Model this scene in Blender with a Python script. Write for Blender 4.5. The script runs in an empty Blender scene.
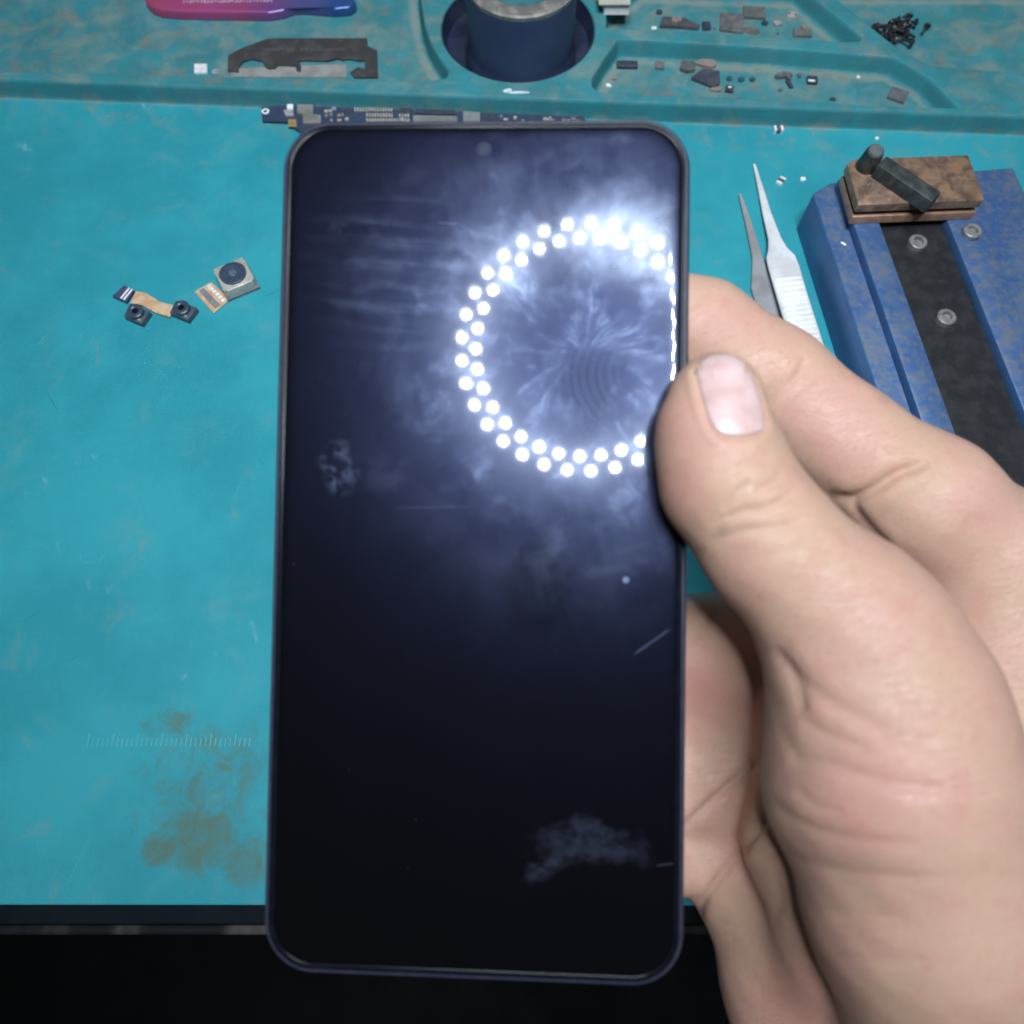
import bpy, bmesh, math, random
import numpy as np
from mathutils import Vector, Matrix

random.seed(7)
rng = np.random.default_rng(7)
S = bpy.context.scene
COL = S.collection
MM = 0.001

# ------------------------------------------------------------------ camera frame
F = 780.0                      # focal length in pixels (1024 px frame)
TH = math.radians(22)          # tilt from straight down
H = 240.0                      # lens height over the mat, mm
ct, st = math.cos(TH), math.sin(TH)


def CW(p):
    """camera frame (right, down, depth; mm) -> world mm"""
    p = np.asarray(p, float)
    X, Y, Z = p[..., 0], p[..., 1], p[..., 2]
    return np.stack([X, Z * st - Y * ct, H - Z * ct - Y * st], -1)


def PC(px, py, d):
    return np.array([(px - 512) / F * d, (py - 512) / F * d, d], float)


def M(px, py, z=0.0):
    """point of the horizontal plane z (mm) that stands at this spot of the photo"""
    u, v = (px - 512) / F, (py - 512) / F
    t = (H - z) / (ct + v * st)
    return np.array([u * t, (st - v * ct) * t, z])


# ------------------------------------------------------------------ object helpers
def tag(o, label=None, cat=None, group=None, kind=None):
    if label: o['label'] = label
    if cat: o['category'] = cat
    if group: o['group'] = group
    if kind: o['kind'] = kind
    return o


def empty(name, loc, label=None, cat=None, group=None, mat=None):
    o = bpy.data.objects.new(name, None)
    COL.objects.link(o)
    o.empty_display_size = 0.01
    if mat is not None:
        o.matrix_world = mat
    else:
        o.location = Vector(np.asarray(loc, float) * MM)
    return tag(o, label, cat, group)


ROOTLOC = {}


def mesh_obj(name, verts, faces, material, parent=None, local=False, smooth=False, origin=None, auto=None):
    """verts in mm. World coordinates unless local=True (parent's own frame)."""
    v = np.asarray(verts, float)
    me = bpy.data.meshes.new(name)
    off = np.zeros(3)
    if not local:
        if parent is not None:
            p = parent
            while p is not None:
                off = off + np.array(p.location) / MM
                p = p.parent
        else:
            off = np.array([(v[:, 0].min() + v[:, 0].max()) / 2, (v[:, 1].min() + v[:, 1].max()) / 2, v[:, 2].min()]) if origin is None else np.asarray(origin, float)
    me.from_pydata([tuple(r) for r in ((v - off) * MM)], [], [tuple(int(i) for i in f) for f in faces])
    me.materials.append(material)
    if smooth:
        me.polygons.foreach_set('use_smooth', [True] * len(me.polygons))
    me.update()
    o = bpy.data.objects.new(name, me)
    COL.objects.link(o)
    if parent is not None:
        o.parent = parent
    elif not local:
        o.location = Vector(off * MM)
    if auto:
        me.polygons.foreach_set('use_smooth', [True] * len(me.polygons))
        me.set_sharp_from_angle(angle=math.radians(auto))
    return o


def bm_out(bm):
    bm.verts.index_update()
    v = np.array([vv.co[:] for vv in bm.verts])
    f = [[x.index for x in ff.verts] for ff in bm.faces]
    bm.free()
    return v, f


def merge(*parts):
    V, Fc, n = [], [], 0
    for v, f in parts:
        V.append(np.asarray(v, float))
        Fc += [[i + n for i in q] for q in f]
        n += len(v)
    return np.concatenate(V), Fc


def prism(poly, z0, z1, bevel=0.0, seg=2):
    """vertical prism over a world-mm xy outline"""
    bm = bmesh.new()
    p = [np.asarray(q, float)[:2] for q in poly]
    a = sum(p[i][0] * p[(i + 1) % len(p)][1] - p[(i + 1) % len(p)][0] * p[i][1] for i in range(len(p)))
    if a < 0: p = p[::-1]
    lo = [bm.verts.new((q[0], q[1], z0)) for q in p]
    hi = [bm.verts.new((q[0], q[1], z1)) for q in p]
    bm.faces.new(lo[::-1])
    top = bm.faces.new(hi)
    n = len(p)
    for i in range(n):
        bm.faces.new((lo[i], lo[(i + 1) % n], hi[(i + 1) % n], hi[i]))
    if bevel > 0:
        ed = [e for e in bm.edges if not all(abs(v.co.z - z0) < 1e-6 for v in e.verts)]
        bmesh.ops.bevel(bm, geom=ed, offset=bevel, segments=seg, affect='EDGES', profile=0.5, clamp_overlap=True)
    bm.normal_update()
    return bm_out(bm)


def rect(cx, cy, w, d, rot=0):
    c, s = math.cos(rot), math.sin(rot)
    return [np.array([cx + x * c - y * s, cy + x * s + y * c]) for x, y in ((-w / 2, -d / 2), (w / 2, -d / 2), (w / 2, d / 2), (-w / 2, d / 2))]


def box(cx, cy, z0, w, d, h, rot=0, bevel=0.0):
    return prism(rect(cx, cy, w, d, rot), z0, z0 + h, bevel)


def circle(cx, cy, r, n=32):
    return [np.array([cx + r * math.cos(2 * math.pi * i / n), cy + r * math.sin(2 * math.pi * i / n)]) for i in range(n)]


def lathe(cx, cy, prof, n=48, close=True):
    """prof list of (r,z) from bottom to top"""
    V, Fc = [], []
    for r, z in prof:
        for i in range(n):
            a = 2 * math.pi * i / n
            V.append((cx + r * math.cos(a), cy + r * math.sin(a), z))
    for k in range(len(prof) - 1):
        for i in range(n):
            j = (i + 1) % n
            Fc.append((k * n + i, k * n + j, (k + 1) * n + j, (k + 1) * n + i))
    if close:
        if prof[0][0] > 1e-6: Fc.append(tuple(range(n))[::-1])
        if prof[-1][0] > 1e-6: Fc.append(tuple((len(prof) - 1) * n + i for i in range(n)))
    return np.array(V), Fc


def tube(pts, rad, n=12, cap=True):
    pts = [np.asarray(p, float) for p in pts]
    rad = rad if hasattr(rad, '__len__') else [rad] * len(pts)
    V, Fc = [], []
    for k, p in enumerate(pts):
        t = pts[min(k + 1, len(pts) - 1)] - pts[max(k - 1, 0)]
        t = t / np.linalg.norm(t)
        up = np.array([0, 0, 1.0]) if abs(t[2]) < 0.9 else np.array([1.0, 0, 0])
        a = np.cross(t, up); a /= np.linalg.norm(a); b = np.cross(t, a)
        for i in range(n):
            g = 2 * math.pi * i / n
            V.append(p + rad[k] * (a * math.cos(g) + b * math.sin(g)))
    for k in range(len(pts) - 1):
        for i in range(n):
            j = (i + 1) % n
            Fc.append((k * n + i, k * n + j, (k + 1) * n + j, (k + 1) * n + i))
    if cap:
        Fc.append(tuple(range(n))[::-1]); Fc.append(tuple((len(pts) - 1) * n + i for i in range(n)))
    return np.array(V), Fc


# ------------------------------------------------------------------ material helpers
def newmat(name):
    m = bpy.data.materials.new(name)
    m.use_nodes = True
    nt = m.node_tree
    nt.nodes.clear()
    out = nt.nodes.new('ShaderNodeOutputMaterial')
    return m, nt, out


class X:
    """tiny node-expression helper"""
    nt = None

    def __init__(s, sock): s.s = sock

    @staticmethod
    def op(o, a, b=None, c=None, clamp=False):
        n = X.nt.nodes.new('ShaderNodeMath'); n.operation = o; n.use_clamp = clamp
        for i, q in enumerate((a, b, c)):
            if q is None: continue
            if isinstance(q, X): X.nt.links.new(q.s, n.inputs[i])
            else: n.inputs[i].default_value = q
        return X(n.outputs[0])

    def __add__(a, b): return X.op('ADD', a, b)
    __radd__ = __add__
    def __sub__(a, b): return X.op('SUBTRACT', a, b)
    def __rsub__(a, b): return X.op('SUBTRACT', b, a)
    def __mul__(a, b): return X.op('MULTIPLY', a, b)
    __rmul__ = __mul__
    def __truediv__(a, b): return X.op('DIVIDE', a, b)
    def pow(a, b): return X.op('POWER', a, b)
    def abs(a): return X.op('ABSOLUTE', a)
    def sin(a): return X.op('SINE', a)
    def sqrt(a): return X.op('SQRT', a)
    def clamp(a): return X.op('ADD', a, 0.0, clamp=True)
    def max(a, b): return X.op('MAXIMUM', a, b)
    def min(a, b): return X.op('MINIMUM', a, b)

    def ss(a, lo, hi):
        n = X.nt.nodes.new('ShaderNodeMapRange'); n.interpolation_type = 'SMOOTHSTEP'; n.clamp = True
        X.nt.links.new(a.s, n.inputs[0])
        rev = lo > hi
        n.inputs[1].default_value, n.inputs[2].default_value = (hi, lo) if rev else (lo, hi)
        n.inputs[3].default_value, n.inputs[4].default_value = (1.0, 0.0) if rev else (0.0, 1.0)
        return X(n.outputs[0])


def coords(nt, mm=True):
    tc = nt.nodes.new('ShaderNodeTexCoord')
    vm = nt.nodes.new('ShaderNodeVectorMath'); vm.operation = 'SCALE'; vm.inputs['Scale'].default_value = 1000.0
    nt.links.new(tc.outputs['Object'], vm.inputs[0])
    sp = nt.nodes.new('ShaderNodeSeparateXYZ')
    nt.links.new(vm.outputs[0], sp.inputs[0])
    return vm.outputs[0], X(sp.outputs[0]), X(sp.outputs[1]), X(sp.outputs[2])


def vec(nt, x, y, z=0.0):
    c = nt.nodes.new('ShaderNodeCombineXYZ')
    for i, q in enumerate((x, y, z)):
        if isinstance(q, X): nt.links.new(q.s, c.inputs[i])
        else: c.inputs[i].default_value = q
    return c.outputs[0]


def noise(nt, v, scale, detail=3, rough=0.55, dist=0.0):
    n = nt.nodes.new('ShaderNodeTexNoise')
    n.inputs['Scale'].default_value = scale
    n.inputs['Detail'].default_value = detail
    n.inputs['Roughness'].default_value = rough
    n.inputs['Distortion'].default_value = dist
    nt.links.new(v, n.inputs['Vector'])
    return X(n.outputs['Fac'])


def mix(nt, fac, a, b):
    n = nt.nodes.new('ShaderNodeMix'); n.data_type = 'RGBA'
    if isinstance(fac, X): nt.links.new(fac.s, n.inputs[0])
    else: n.inputs[0].default_value = fac
    for i, q in ((6, a), (7, b)):
        if isinstance(q, (tuple, list)): n.inputs[i].default_value = (*q[:3], 1)
        else: nt.links.new(q, n.inputs[i])
    return n.outputs[2]


def bsdf(nt, out, col, rough=0.5, metal=0.0, spec=0.5, link=True):
    b = nt.nodes.new('ShaderNodeBsdfPrincipled')
    if isinstance(col, (tuple, list)): b.inputs['Base Color'].default_value = (*col[:3], 1)
    else: nt.links.new(col, b.inputs['Base Color'])
    for k, q in (('Roughness', rough), ('Metallic', metal), ('Specular IOR Level', spec)):
        if isinstance(q, X): nt.links.new(q.s, b.inputs[k])
        else: b.inputs[k].default_value = q
    if link: nt.links.new(b.outputs[0], out.inputs[0])
    return b


def bump(nt, b, h, dist_mm=0.1, strength=1.0):
    n = nt.nodes.new('ShaderNodeBump')
    n.inputs['Strength'].default_value = strength
    n.inputs['Distance'].default_value = dist_mm * MM
    nt.links.new(h.s, n.inputs['Height'])
    nt.links.new(n.outputs[0], b.inputs['Normal'])


MATS = {}


def mat(name, c1, c2=None, scale=0.15, lo=0.4, hi=0.65, rough=0.5, rvar=0.12, metal=0.0, spec=0.5, bmp=0.03, bscale=1.2, detail=5):
    """procedural surface: two tones mixed by noise, rough variation, fine bump (scales per mm)"""
    if name in MATS: return MATS[name]
    m, nt, out = newmat(name); X.nt = nt
    v, x, y, z = coords(nt)
    n1 = noise(nt, v, scale, detail)
    col = mix(nt, n1.ss(lo, hi), c1, c2 or tuple(q * 0.75 for q in c1))
    n2 = noise(nt, v, scale * 2.7, 4)
    b = bsdf(nt, out, col, (n2 - 0.5) * (2 * rvar) + rough, metal, spec)
    if bmp: bump(nt, b, noise(nt, v, bscale, 4), bmp)
    MATS[name] = m
    return m


# ------------------------------------------------------------------ mat (repair mat) geometry frame
pA, pB = M(126, 103), M(897, 131.5)           # foot of the tray's front wall
ta = (pB - pA); ta /= np.linalg.norm(ta)
tn = np.array([-ta[1], ta[0], 0])             # away from the viewer
ZT = 9.0                                      # tray top height
ZF = 1.6                                      # pocket floor


def to_st(p):
    d = np.asarray(p, float)[..., :2] - pA[:2]
    return np.stack([d @ ta[:2], d @ tn[:2]], -1)


def poly_sdf(P, poly):
    poly = np.asarray(poly, float)
    d = np.full(P.shape[:-1], 1e9); sgn = np.ones(P.shape[:-1])
    n = len(poly)
    for i in range(n):
        a, b = poly[i], poly[(i + 1) % n]
        e = b - a; w = P - a
        t = np.clip((w @ e) / (e @ e), 0, 1)
        q = w - t[..., None] * e
        d = np.minimum(d, (q ** 2).sum(-1))
        c1 = P[..., 1] >= a[1]; c2 = P[..., 1] < b[1]; c3 = e[0] * w[..., 1] > e[1] * w[..., 0]
        flip = (c1 & c2 & c3) | (~c1 & ~c2 & ~c3)
        sgn = np.where(flip, -sgn, sgn)
    return sgn * np.sqrt(d)


def grid_faces(nx, ny):
    i, j = np.meshgrid(np.arange(nx - 1), np.arange(ny - 1), indexing='ij')
    a = (i * ny + j).ravel()
    return np.stack([a, a + ny, a + ny + 1, a + 1], 1)


def fast_mesh(name, V, Q, material, parent=None, smooth=True, origin=(0, 0, 0)):
    off = np.zeros(3)
    p = parent
    while p is not None:
        off += np.array(p.location) / MM; p = p.parent
    me = bpy.data.meshes.new(name)
    me.vertices.add(len(V)); me.loops.add(Q.size); me.polygons.add(len(Q))
    me.vertices.foreach_set('co', ((V - off) * MM).astype(np.float32).ravel())
    me.loops.foreach_set('vertex_index', Q.astype(np.int32).ravel())
    k = Q.shape[1]
    me.polygons.foreach_set('loop_start', (np.arange(len(Q)) * k).astype(np.int32))
    me.polygons.foreach_set('loop_total', np.full(len(Q), k, np.int32))
    me.polygons.foreach_set('use_smooth', np.full(len(Q), smooth))
    me.update(calc_edges=True); me.validate()
    me.materials.append(material)
    o = bpy.data.objects.new(name, me); COL.objects.link(o)
    if parent is not None: o.parent = parent
    return o


def sstep(x, a, b):
    t = np.clip((x - a) / (b - a), 0, 1)
    return t * t * (3 - 2 * t)


pockets = []


def pocket(pxs, rnd=2.0):
    pockets.append((np.array([to_st(M(x, y, ZT)) for x, y in pxs]), rnd))


pocket([(-140, 67), (126, 75), (425, 81.5), (446, 78), (449, 71), (438, 55), (431, 43), (425, 25), (421, 0), (419, -40), (-140, -60)], 1.5)
pocket([(598, 92), (760, 99.5), (900, 107), (960, 108), (930, 78), (897, 58), (884, 56), (760, 46.5), (640, 39.5), (618, 39), (604, 58), (592, 78), (592, 86)], 2.0)
pocket([(606, 28), (760, 36.5), (846, 42), (860, 41), (862, 36), (815, -2), (800, -16), (640, -22), (606, 10)], 2.0)
pocket([(838, 0), (856, 15), (899, 49), (930, 66), (1100, 80), (1100, -20), (830, -20)], 2.0)
hole_c = to_st(M(518, 27, ZT)); hole_r = 77 / F * (H - ZT) / (ct + (27 - 512) / F * st)


def ramp(x, a, b):
    """straight slope with small rounded ends"""
    t = (x - a) / (b - a)
    e = 0.16
    lo = np.where(t < -e, 0, np.where(t < e, (t + e) ** 2 / (4 * e), t))
    u = 1 - t
    hi = np.where(u < -e, 0, np.where(u < e, (u + e) ** 2 / (4 * e), u))
    return np.where(t < 0.5, lo, 1 - hi)


def tray_height(P):
    s, t = P[..., 0], P[..., 1]
    z = ZT * ramp(t, 0.0, 0.9)                                     # drafted front wall
    g = np.zeros(s.shape)
    for poly, r in pockets:
        d = poly_sdf(P, poly)
        dd = -(d)                                                  # >0 inside
        k = ramp(dd, 0.0, 1.5)
        z = z - (ZT - ZF) * k
        g = np.maximum(g, sstep(dd, 1.5, 3.2) * (1 - sstep(dd, 3.5, 9.0)))
    dh = hole_r - np.sqrt((s - hole_c[0]) ** 2 + (t - hole_c[1]) ** 2)
    z = z - (ZT - 0.5) * ramp(dh, 0.0, 1.2)
    return z, g


# ---- mat material
def mat_rubber():
    m, nt, out = newmat('teal_silicone'); X.nt = nt
    v, x, y, z = coords(nt)
    teal1, teal2, teal3 = (0.019, 0.222, 0.264), (0.027, 0.27, 0.312), (0.062, 0.262, 0.287)
    n1 = noise(nt, v, 0.018, 6, 0.6)
    base = mix(nt, n1.ss(0.38, 0.64), teal1, teal2)
    n2 = noise(nt, v, 0.05, 7, 0.65, 0.6)
    base = mix(nt, n2.ss(0.52, 0.74) * 0.6, base, teal3)
    # old pale scuffs
    n3 = noise(nt, v, 0.03, 5, 0.6, 1.0); n3b = noise(nt, vec(nt, x * 0.9 + y * 0.4, y * 0.25 - x * 0.1, 0.0), 0.35, 4)
    base = mix(nt, n3.ss(0.60, 0.72) * n3b.ss(0.5, 0.7) * 0.42, base, (0.2, 0.44, 0.48))
    # dark little scratches and specks
    n4 = noise(nt, v, 0.75, 2, 0.5)
    base = mix(nt, n4.ss(0.735, 0.79) * 0.55, base, (0.02, 0.07, 0.09))
    # knife nicks, rubbed pale streaks
    for rot, th, col_, k_ in ((0.6, 0.72, (0.02, 0.11, 0.13), 0.6), (-0.9, 0.73, (0.02, 0.10, 0.12), 0.5), (1.25, 0.735, (0.18, 0.40, 0.45), 0.4), (0.15, 0.74, (0.2, 0.42, 0.46), 0.4)):
        cr, sr = math.cos(rot), math.sin(rot)
        q = noise(nt, vec(nt, (x * cr + y * sr) * 0.045, (y * cr - x * sr) * 0.9, rot * 9), 1.0, 3, 0.5)
        base = mix(nt, q.ss(th, th + 0.06) * k_, base, col_)
    # brown flux grime: worn-in blots at the near left corner
    def blot(px, py, rx, ry):
        c = M(px, py)
        return (((x - c[0]) * (1 / rx)).pow(2) + ((y - c[1]) * (1 / ry)).pow(2)).sqrt().ss(1.25, 0.25)
    b1 = blot(198, 838, 17, 13).max(blot(165, 848, 10, 7)).max(blot(245, 862, 10, 8)).max(blot(170, 722, 14, 7) * 0.62).max(blot(205, 742, 16, 9) * 0.62).max(blot(178, 770, 13, 11) * 0.5).max(blot(238, 800, 10, 16) * 0.62).max(blot(215, 790, 34, 26) * 0.62)
    n5 = noise(nt, v, 0.16, 8, 0.68, 0.8)
    n5b = noise(nt, v, 0.5, 6, 0.7)
    gr = (b1 * 1.1 + (n5 - 0.5) * 2.2 + (n5b - 0.5) * 0.35).ss(0.3, 1.35) * b1.ss(0.03, 0.4)
    base = mix(nt, gr * 0.85, base, (0.08, 0.125, 0.085))
    # painted shade: darker tone over the whole tray, so its walls read darker
    af = nt.nodes.new('ShaderNodeAttribute'); af.attribute_name = 'film_shade'
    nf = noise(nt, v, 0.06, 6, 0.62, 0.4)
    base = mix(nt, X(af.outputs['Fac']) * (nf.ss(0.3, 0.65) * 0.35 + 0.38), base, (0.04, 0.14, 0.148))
    # grime that gathered in the pockets and along their feet
    at = nt.nodes.new('ShaderNodeAttribute'); at.attribute_name = 'grime'
    g = X(at.outputs['Fac'])
    n6 = noise(nt, v, 0.07, 7, 0.62, 0.5)
    base = mix(nt, ((g + (n6 - 0.5) * 1.7).ss(0.12, 0.8) * 0.78), base, (0.205, 0.235, 0.195))
    n7 = noise(nt, v, 0.11, 5, 0.7)
    base = mix(nt, (n7.ss(0.53, 0.68) * g.ss(0.08, 0.3)) * 0.65, base, (0.17, 0.15, 0.11))
    # thin dirt along the foot of the tray
    tt = (x * float(tn[0]) + y * float(tn[1])) - float(pA[0] * tn[0] + pA[1] * tn[1])
    foot = tt.ss(-26, -2) * tt.ss(1.5, -0.5)
    n8 = noise(nt, v, 0.09, 7, 0.65)
    base = mix(nt, foot * n8.ss(0.47, 0.72) * 0.65, base, (0.17, 0.21, 0.19))
    n9 = noise(nt, v, 0.35, 5, 0.6)
    b = bsdf(nt, out, base, (n9 - 0.5) * 0.2 + 0.6, 0, 0.18)
    bump(nt, b, noise(nt, v, 1.6, 4) + n2 * 1.5, 0.12)
    return m


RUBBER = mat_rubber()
mat_root = empty('repair_mat', (0, 0, 0), 'teal silicone repair mat with moulded parts tray, stained brown near its left corner', 'mat')
# tray (height field)
ns, nt_ = 1200, 430
s0, s1, t0, t1 = -110, 470, -0.8, 128
ss_ = np.linspace(s0, s1, ns); tt_ = np.linspace(t0, t1, nt_)
GS, GT = np.meshgrid(ss_, tt_, indexing='ij')
P = np.stack([GS, GT], -1)
Z, G = tray_height(P)
floor_g = (Z < ZF + 0.4) * 0.33
G = np.maximum(G * 0.75, floor_g)
rim = sstep(Z, 8.2, 8.9)
G = np.maximum(G, rim * 0.26)
W = pA[None, None, :2] + GS[..., None] * ta[:2] + GT[..., None] * tn[:2]
V = np.concatenate([W, Z[..., None]], -1).reshape(-1, 3)
V[:, 2] += 0.02
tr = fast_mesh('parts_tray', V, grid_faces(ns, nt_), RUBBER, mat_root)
a = tr.data.attributes.new('grime', 'FLOAT', 'POINT'); a.data.foreach_set('value', G.reshape(-1).astype(np.float32))
a = tr.data.attributes.new('film_shade', 'FLOAT', 'POINT'); a.data.foreach_set('value', sstep(V[:, 2], 0.3, 1.0).astype(np.float32))  # mask for the painted tray shade
# working sheet
e0, e1 = M(-200, 904.5), M(1250, 907)
fl = [e0[:2], e1[:2]]
q0 = pA[:2] + ta[:2] * s0 + tn[:2] * 0.4; q1 = pA[:2] + ta[:2] * s1 + tn[:2] * 0.4
sheet = [np.array([q0[0], e0[1]]), np.array([q1[0], e1[1]]), q1, q0]
v, f = prism(sheet, -2.2, 0.0, 0.5, 2)
mesh_obj('work_sheet', v, f, RUBBER, mat_root)
# moulded ruler ticks
parts = []
for i in range(34):
    p = M(88 + i * 4.9, 742 - i * 0.0, 0)
    L = 3.6 if i % 5 == 0 else 2.4
    parts.append(box(p[0], p[1] + (L - 2.4) / 2, -0.05, 0.32, L, 0.11, 0, 0))
v, f = merge(*parts)
mesh_obj('ruler_scale', v, f, mat('ruler_teal', (0.045, 0.29, 0.335), (0.07, 0.29, 0.32), 0.2), mat_root)

# ---- bench, floor
bench = empty('workbench', (0, 150, -2.4), 'black workbench under the teal mat with a worn grey front edge', 'table')
blackm = mat('black_laminate', (0.003, 0.006, 0.009), (0.005, 0.009, 0.012), 0.05, rough=0.6, bmp=0.02, spec=0.04)
v, f = prism([(-420, -25.0), (520, -25.0), (520, 520), (-420, 520)], -30, -2.4, 0.6)
mesh_obj('tabletop', v, f, blackm, bench)


def worn_edge():
    m, nt, out = newmat('worn_edge_strip'); X.nt = nt
    v, x, y, z = coords(nt)
    n = noise(nt, vec(nt, x, y * 0.3, z), 0.035, 4, 0.6); n2 = noise(nt, v, 0.5, 4)
    k = (n + (n2 - 0.5) * 0.06).ss(0.46, 0.70)
    bsdf(nt, out, mix(nt, k, (0.006, 0.007, 0.008), (0.075, 0.07, 0.06)), 0.65, 0, 0.1)
    return m


v, f = prism([(-420, -27.6), (520, -27.6), (520, -25.1), (-420, -25.1)], -22, -2.9, 0.7)
mesh_obj('edge_strip', v, f, worn_edge(), bench)
v, f = prism([(-380, 0), (-330, 0), (-330, 50), (-380, 50)], -745, -30.1)
mesh_obj('leg', v, f, blackm, bench)
v, f = prism([(-82, 6), (-60, 6), (-60, 28), (-82, 28)], -745, -30.1)
mesh_obj('leg', v, f, blackm, bench)
v, f = prism([(430, 0), (480, 0), (480, 50), (430, 50)], -745, -30.1)
mesh_obj('leg', v, f, blackm, bench)
fm = mat('dark_floor', (0.002, 0.0026, 0.003), (0.004, 0.0045, 0.005), 0.01, rough=0.7, spec=0.2)
fo = mesh_obj('floor', [(-3000, -3000, -745), (3000, -3000, -745), (3000, 3000, -745), (-3000, 3000, -745)], [(0, 1, 2, 3)], fm)
tag(fo, 'dark floor below the bench edge', None, None, 'structure')

# ------------------------------------------------------------------ smartphone
pc = {k: np.array([(x - 512) / F, (y - 512) / F, 1.0]) for k, (x, y) in dict(TL=(284, 125), TR=(688, 122), BR=(683, 985), BL=(265, 968)).items()}
A_ = np.stack([pc['TR'], pc['BL'], -pc['BR']], 1)
bb, dd_, cc_ = np.linalg.solve(A_, pc['TL'])
TL, TR, BL = pc['TL'], pc['TR'] * bb, pc['BL'] * dd_
sc = 76.0 / np.linalg.norm(TR - TL)
sc2 = 1.012
TL, TR, BL = TL * sc, TR * sc, BL * sc
U = (TR - TL); Vv = (BL - TL)
PW, PH = np.linalg.norm(U) * sc2, np.linalg.norm(Vv) * sc2
ux = U / np.linalg.norm(U)
nz = np.cross(U, Vv); nz /= np.linalg.norm(nz)        # pointing away from the camera
uy = np.cross(nz, ux)                                  # image-down
Cc = TL + U / 2 + Vv / 2                               # centre of the front face, camera frame


def cdir(d):
    return CW(np.asarray(d)) - CW(np.zeros(3))


cen = CW(Cc)
ax, ay, az = cdir(ux), cdir(-uy), cdir(-nz)
PM = Matrix(((ax[0], ay[0], az[0], cen[0] * MM), (ax[1], ay[1], az[1], cen[1] * MM), (ax[2], ay[2], az[2], cen[2] * MM), (0, 0, 0, 1)))
phone = empty('smartphone', None, 'dark navy smartphone held in a hand, its smudged black screen reflecting a ring lamp', 'phone', mat=PM)


def to_phone(px, py):
    """photo spot -> phone face coordinates (mm, x right, y up)"""
    r = np.array([(px - 512) / F, (py - 512) / F, 1.0])
    t = (nz @ Cc) / (nz @ r)
    p = r * t - Cc
    return np.array([p @ ux, -(p @ uy)])


def rrect(w, h, r, n=14):
    r = max(r, 0.05)
    pts = []
    for cx, cy, a0 in ((w / 2 - r, h / 2 - r, 0), (-w / 2 + r, h / 2 - r, 90), (-w / 2 + r, -h / 2 + r, 180), (w / 2 - r, -h / 2 + r, 270)):
        for i in range(n + 1):
            a = math.radians(a0 + 90 * i / n)
            pts.append((cx + r * math.cos(a), cy + r * math.sin(a)))
    return pts


RC = 9.4


def sweep_rr(prof, capfirst=False, caplast=False):
    """prof: (inset, z) rings round the phone's outline"""
    V, Fc = [], []
    for ins, z in prof:
        r = rrect(PW - 2 * ins, PH - 2 * ins, RC - ins)
        V += [(x, y, z) for x, y in r]
    n = len(r)
    for k in range(len(prof) - 1):
        for i in range(n):
            j = (i + 1) % n
            Fc.append((k * n + i, k * n + j, (k + 1) * n + j, (k + 1) * n + i))
    if capfirst: Fc.append(tuple(range(n))[::-1])
    if caplast: Fc.append(tuple((len(prof) - 1) * n + i for i in range(n)))
    return V, Fc


def frame_mat():
    m, nt, out = newmat('navy_frame_plastic'); X.nt = nt
    v, x, y, z = coords(nt)
    n = noise(nt, v, 0.4, 5); n2 = noise(nt, v, 0.9, 3, 0.7)
    col = mix(nt, n.ss(0.35, 0.7), (0.026, 0.027, 0.05), (0.036, 0.036, 0.06))
    wear = n2.ss(0.70, 0.76) * noise(nt, v, 0.06, 2).ss(0.5, 0.6)
    col = mix(nt, wear * 0.6, col, (0.22, 0.21, 0.2))
    b = bsdf(nt, out, col, (n - 0.5) * 0.15 + 0.36, 0, 0.3)
    bump(nt, b, n2, 0.02)
    return m


FR = frame_mat()
v, f = sweep_rr([(0.9, -8.6), (0.35, -8.3), (0.05, -7.4), (0.0, -4.5), (0.0, -1.6), (0.1, -0.9), (0.32, -0.35), (0.6, -0.08), (0.8, -0.02), (0.98, -0.04), (1.0, -0.6)])
mesh_obj('frame', v, f, FR, phone, local=True, auto=40)
v, f = sweep_rr([(1.02, -0.5), (1.03, -0.06), (1.12, -0.02), (1.4, -0.05), (1.65, -0.1), (1.9, -0.165), (2.0, -0.23), (2.05, -0.42)])
mesh_obj('bezel_lip', v, f, mat('bezel_black', (0.004, 0.005, 0.008), (0.006, 0.007, 0.011), 0.3, rough=0.2, rvar=0.03, bmp=0.002, spec=0.06), phone, local=True, auto=40)
v, f = sweep_rr([(0.92, -8.55), (1.6, -8.9), (3.0, -9.0)], caplast=True)
f = [tuple(reversed(q)) for q in f]
mesh_obj('back_cover', v, f, mat('back_cover_plastic', (0.02, 0.03, 0.09), (0.03, 0.04, 0.1), 0.2, rough=0.3), phone, local=True, auto=40)


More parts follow.
